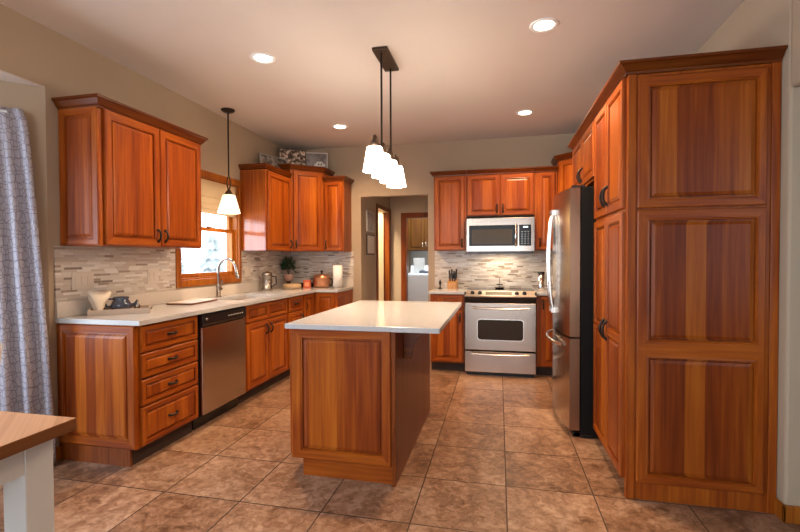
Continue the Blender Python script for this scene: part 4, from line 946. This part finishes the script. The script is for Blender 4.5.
# hall frames
for z0, lb in ((1.66, 'pale framed print high on the hall wall'), (1.335, 'pale framed print below the other one on the hall wall')):
    r_ = thing('wall_picture', lb, 'picture', (HX, 6.03, z0), R90)
    MB().box(-0.19, 0.19, -0.015, 0, 0, 0.29).build('frame', 'bronze_light' if z0 < 1.5 else 'photo_frame_silver', r_, bevel=0.002)
    MB().box(-0.165, 0.165, -0.018, -0.012, 0.022, 0.268).build('print', 'picture_pale' if z0 > 1.5 else 'frame_white', r_)

# ------------------------------------------------------------------ laundry
lc = thing('laundry_cabinet', 'dark brown wall cabinet above the washer in the laundry room', 'cabinet', (1.02, 8.60, 1.43))
MB().box(0, 1.0, 0.0, 0.34, 0, 0.72).build('body', 'wood_laundry', lc)
for a_, b2, hx in ((0.01, 0.33, 0.30), (0.34, 0.66, 0.37), (0.67, 0.99, 0.70)):
    m2 = MB(); ring_door(m2, a_, b2, 0.01, 0.71, (0.05,)*4); dd = m2.build('door', ['wood_laundry']*3, lc)
    MB().tube([(hx, -0.022, 0.08), (hx, -0.045, 0.09), (hx, -0.045, 0.15), (hx, -0.022, 0.16)], 0.007, 8).build('handle', 'handle_steel', dd)
ws = thing('washing_machine', 'white washing machine seen through the laundry doorway', 'washer', (1.08, 8.0, 0))
MB().box(0, 0.69, 0, 0.68, 0.02, 0.985).build('body', 'white_enamel', ws, bevel=0.012)
MB().box(0.03, 0.66, 0.06, 0.50, 0.985, 1.005).build('lid', 'white_enamel', ws, bevel=0.008)
MB().prism_x([(0.53, 0.985), (0.68, 0.985), (0.68, 1.14), (0.60, 1.14)], 0.0, 0.69).build('control_console', 'white_enamel', ws, bevel=0.006)
MB().box(0.03, 0.66, 0.03, 0.65, 0, 0.02).build('base', 'black', ws)
o = MB().box(-0.10, 0.10, -0.06, 0.06, 0, 0.28).build('detergent_box', 'white_paint', loc=(1.30, 8.30, 1.0055), bevel=0.004); tag(o, 'pale box standing on top of the washing machine', 'box')
o = MB().tube([(0, 0, 0.02), (0.06, 0.01, 0.035), (0.13, 0, 0.02), (0.2, 0.01, 0.02)], [0.02, 0.03, 0.03, 0.015], 8).build('dark_cloth', 'box_dark', loc=(1.33, 8.13, 1.006)); tag(o, 'small dark cloth lying in front of the pale box', 'cloth')

# ------------------------------------------------------------------ outdoors beyond the window
o = MB().box(-60, -1.2, -10, 60, -0.55, -0.5).build('snow_ground', 'snow'); o['kind'] = 'structure'; o['label'] = 'snow-covered ground outside the window'
def conifer(x, y, h, label):
    t_ = thing('conifer', label, 'tree', (x, y, -0.5), group='snowy trees outside the window')
    MB().tube([(0, 0, 0), (0, 0, h*0.3)], 0.12, 8).build('trunk', 'conifer', t_)
    m2 = MB(); rr = random.Random(int(h*100)); n_ = 7
    for i in range(n_):
        zb = h*(0.08+0.82*i/n_); R_ = h*0.26*(1-i/n_)+0.12; zt2 = zb+h*0.24; K = 18; vs = [(0, 0, zt2)]
        for k in range(K): a = 2*math.pi*k/K; r2 = R_*(1.0 if k % 2 else 0.72)*rr.uniform(0.9, 1.1); vs.append((r2*math.cos(a), r2*math.sin(a), zb-0.1*(k % 2)))
        m2.add(vs, [(0, 1+k, 1+(k+1) % K) for k in range(K)] + [tuple(range(K, 0, -1))])
    m2.build('foliage', 'conifer', t_)
for (x, y, h, lb) in ((-9.5, 13.2, 3.2, 'pale snowy conifer at the left of the sink window view'), (-9.2, 14.6, 2.6, 'second snowy conifer from the left outside the sink window'), (-8.8, 16.3, 3.3, 'snowy conifer in the middle of the sink window view'), (-8.6, 18.3, 2.7, 'snowy conifer second from the right outside the sink window'), (-8.2, 20.2, 3.6, 'snowy conifer at the right of the sink window view')):
    conifer(x, y, h, lb)
fn = thing('garden_fence', 'pale horizontal rail fence behind the snowy conifers', 'fence', (-13, 12, -0.5))
for i in range(8): MB().box(-0.06, 0.06, i*2.2, i*2.2+0.12, 0, 2.0).build('post', 'fence_wood', fn)
MB().box(-0.03, 0.03, 0, 15.5, 1.75, 1.9).box(-0.03, 0.03, 0, 15.5, 1.1, 1.22).build('rail', 'fence_wood', fn)
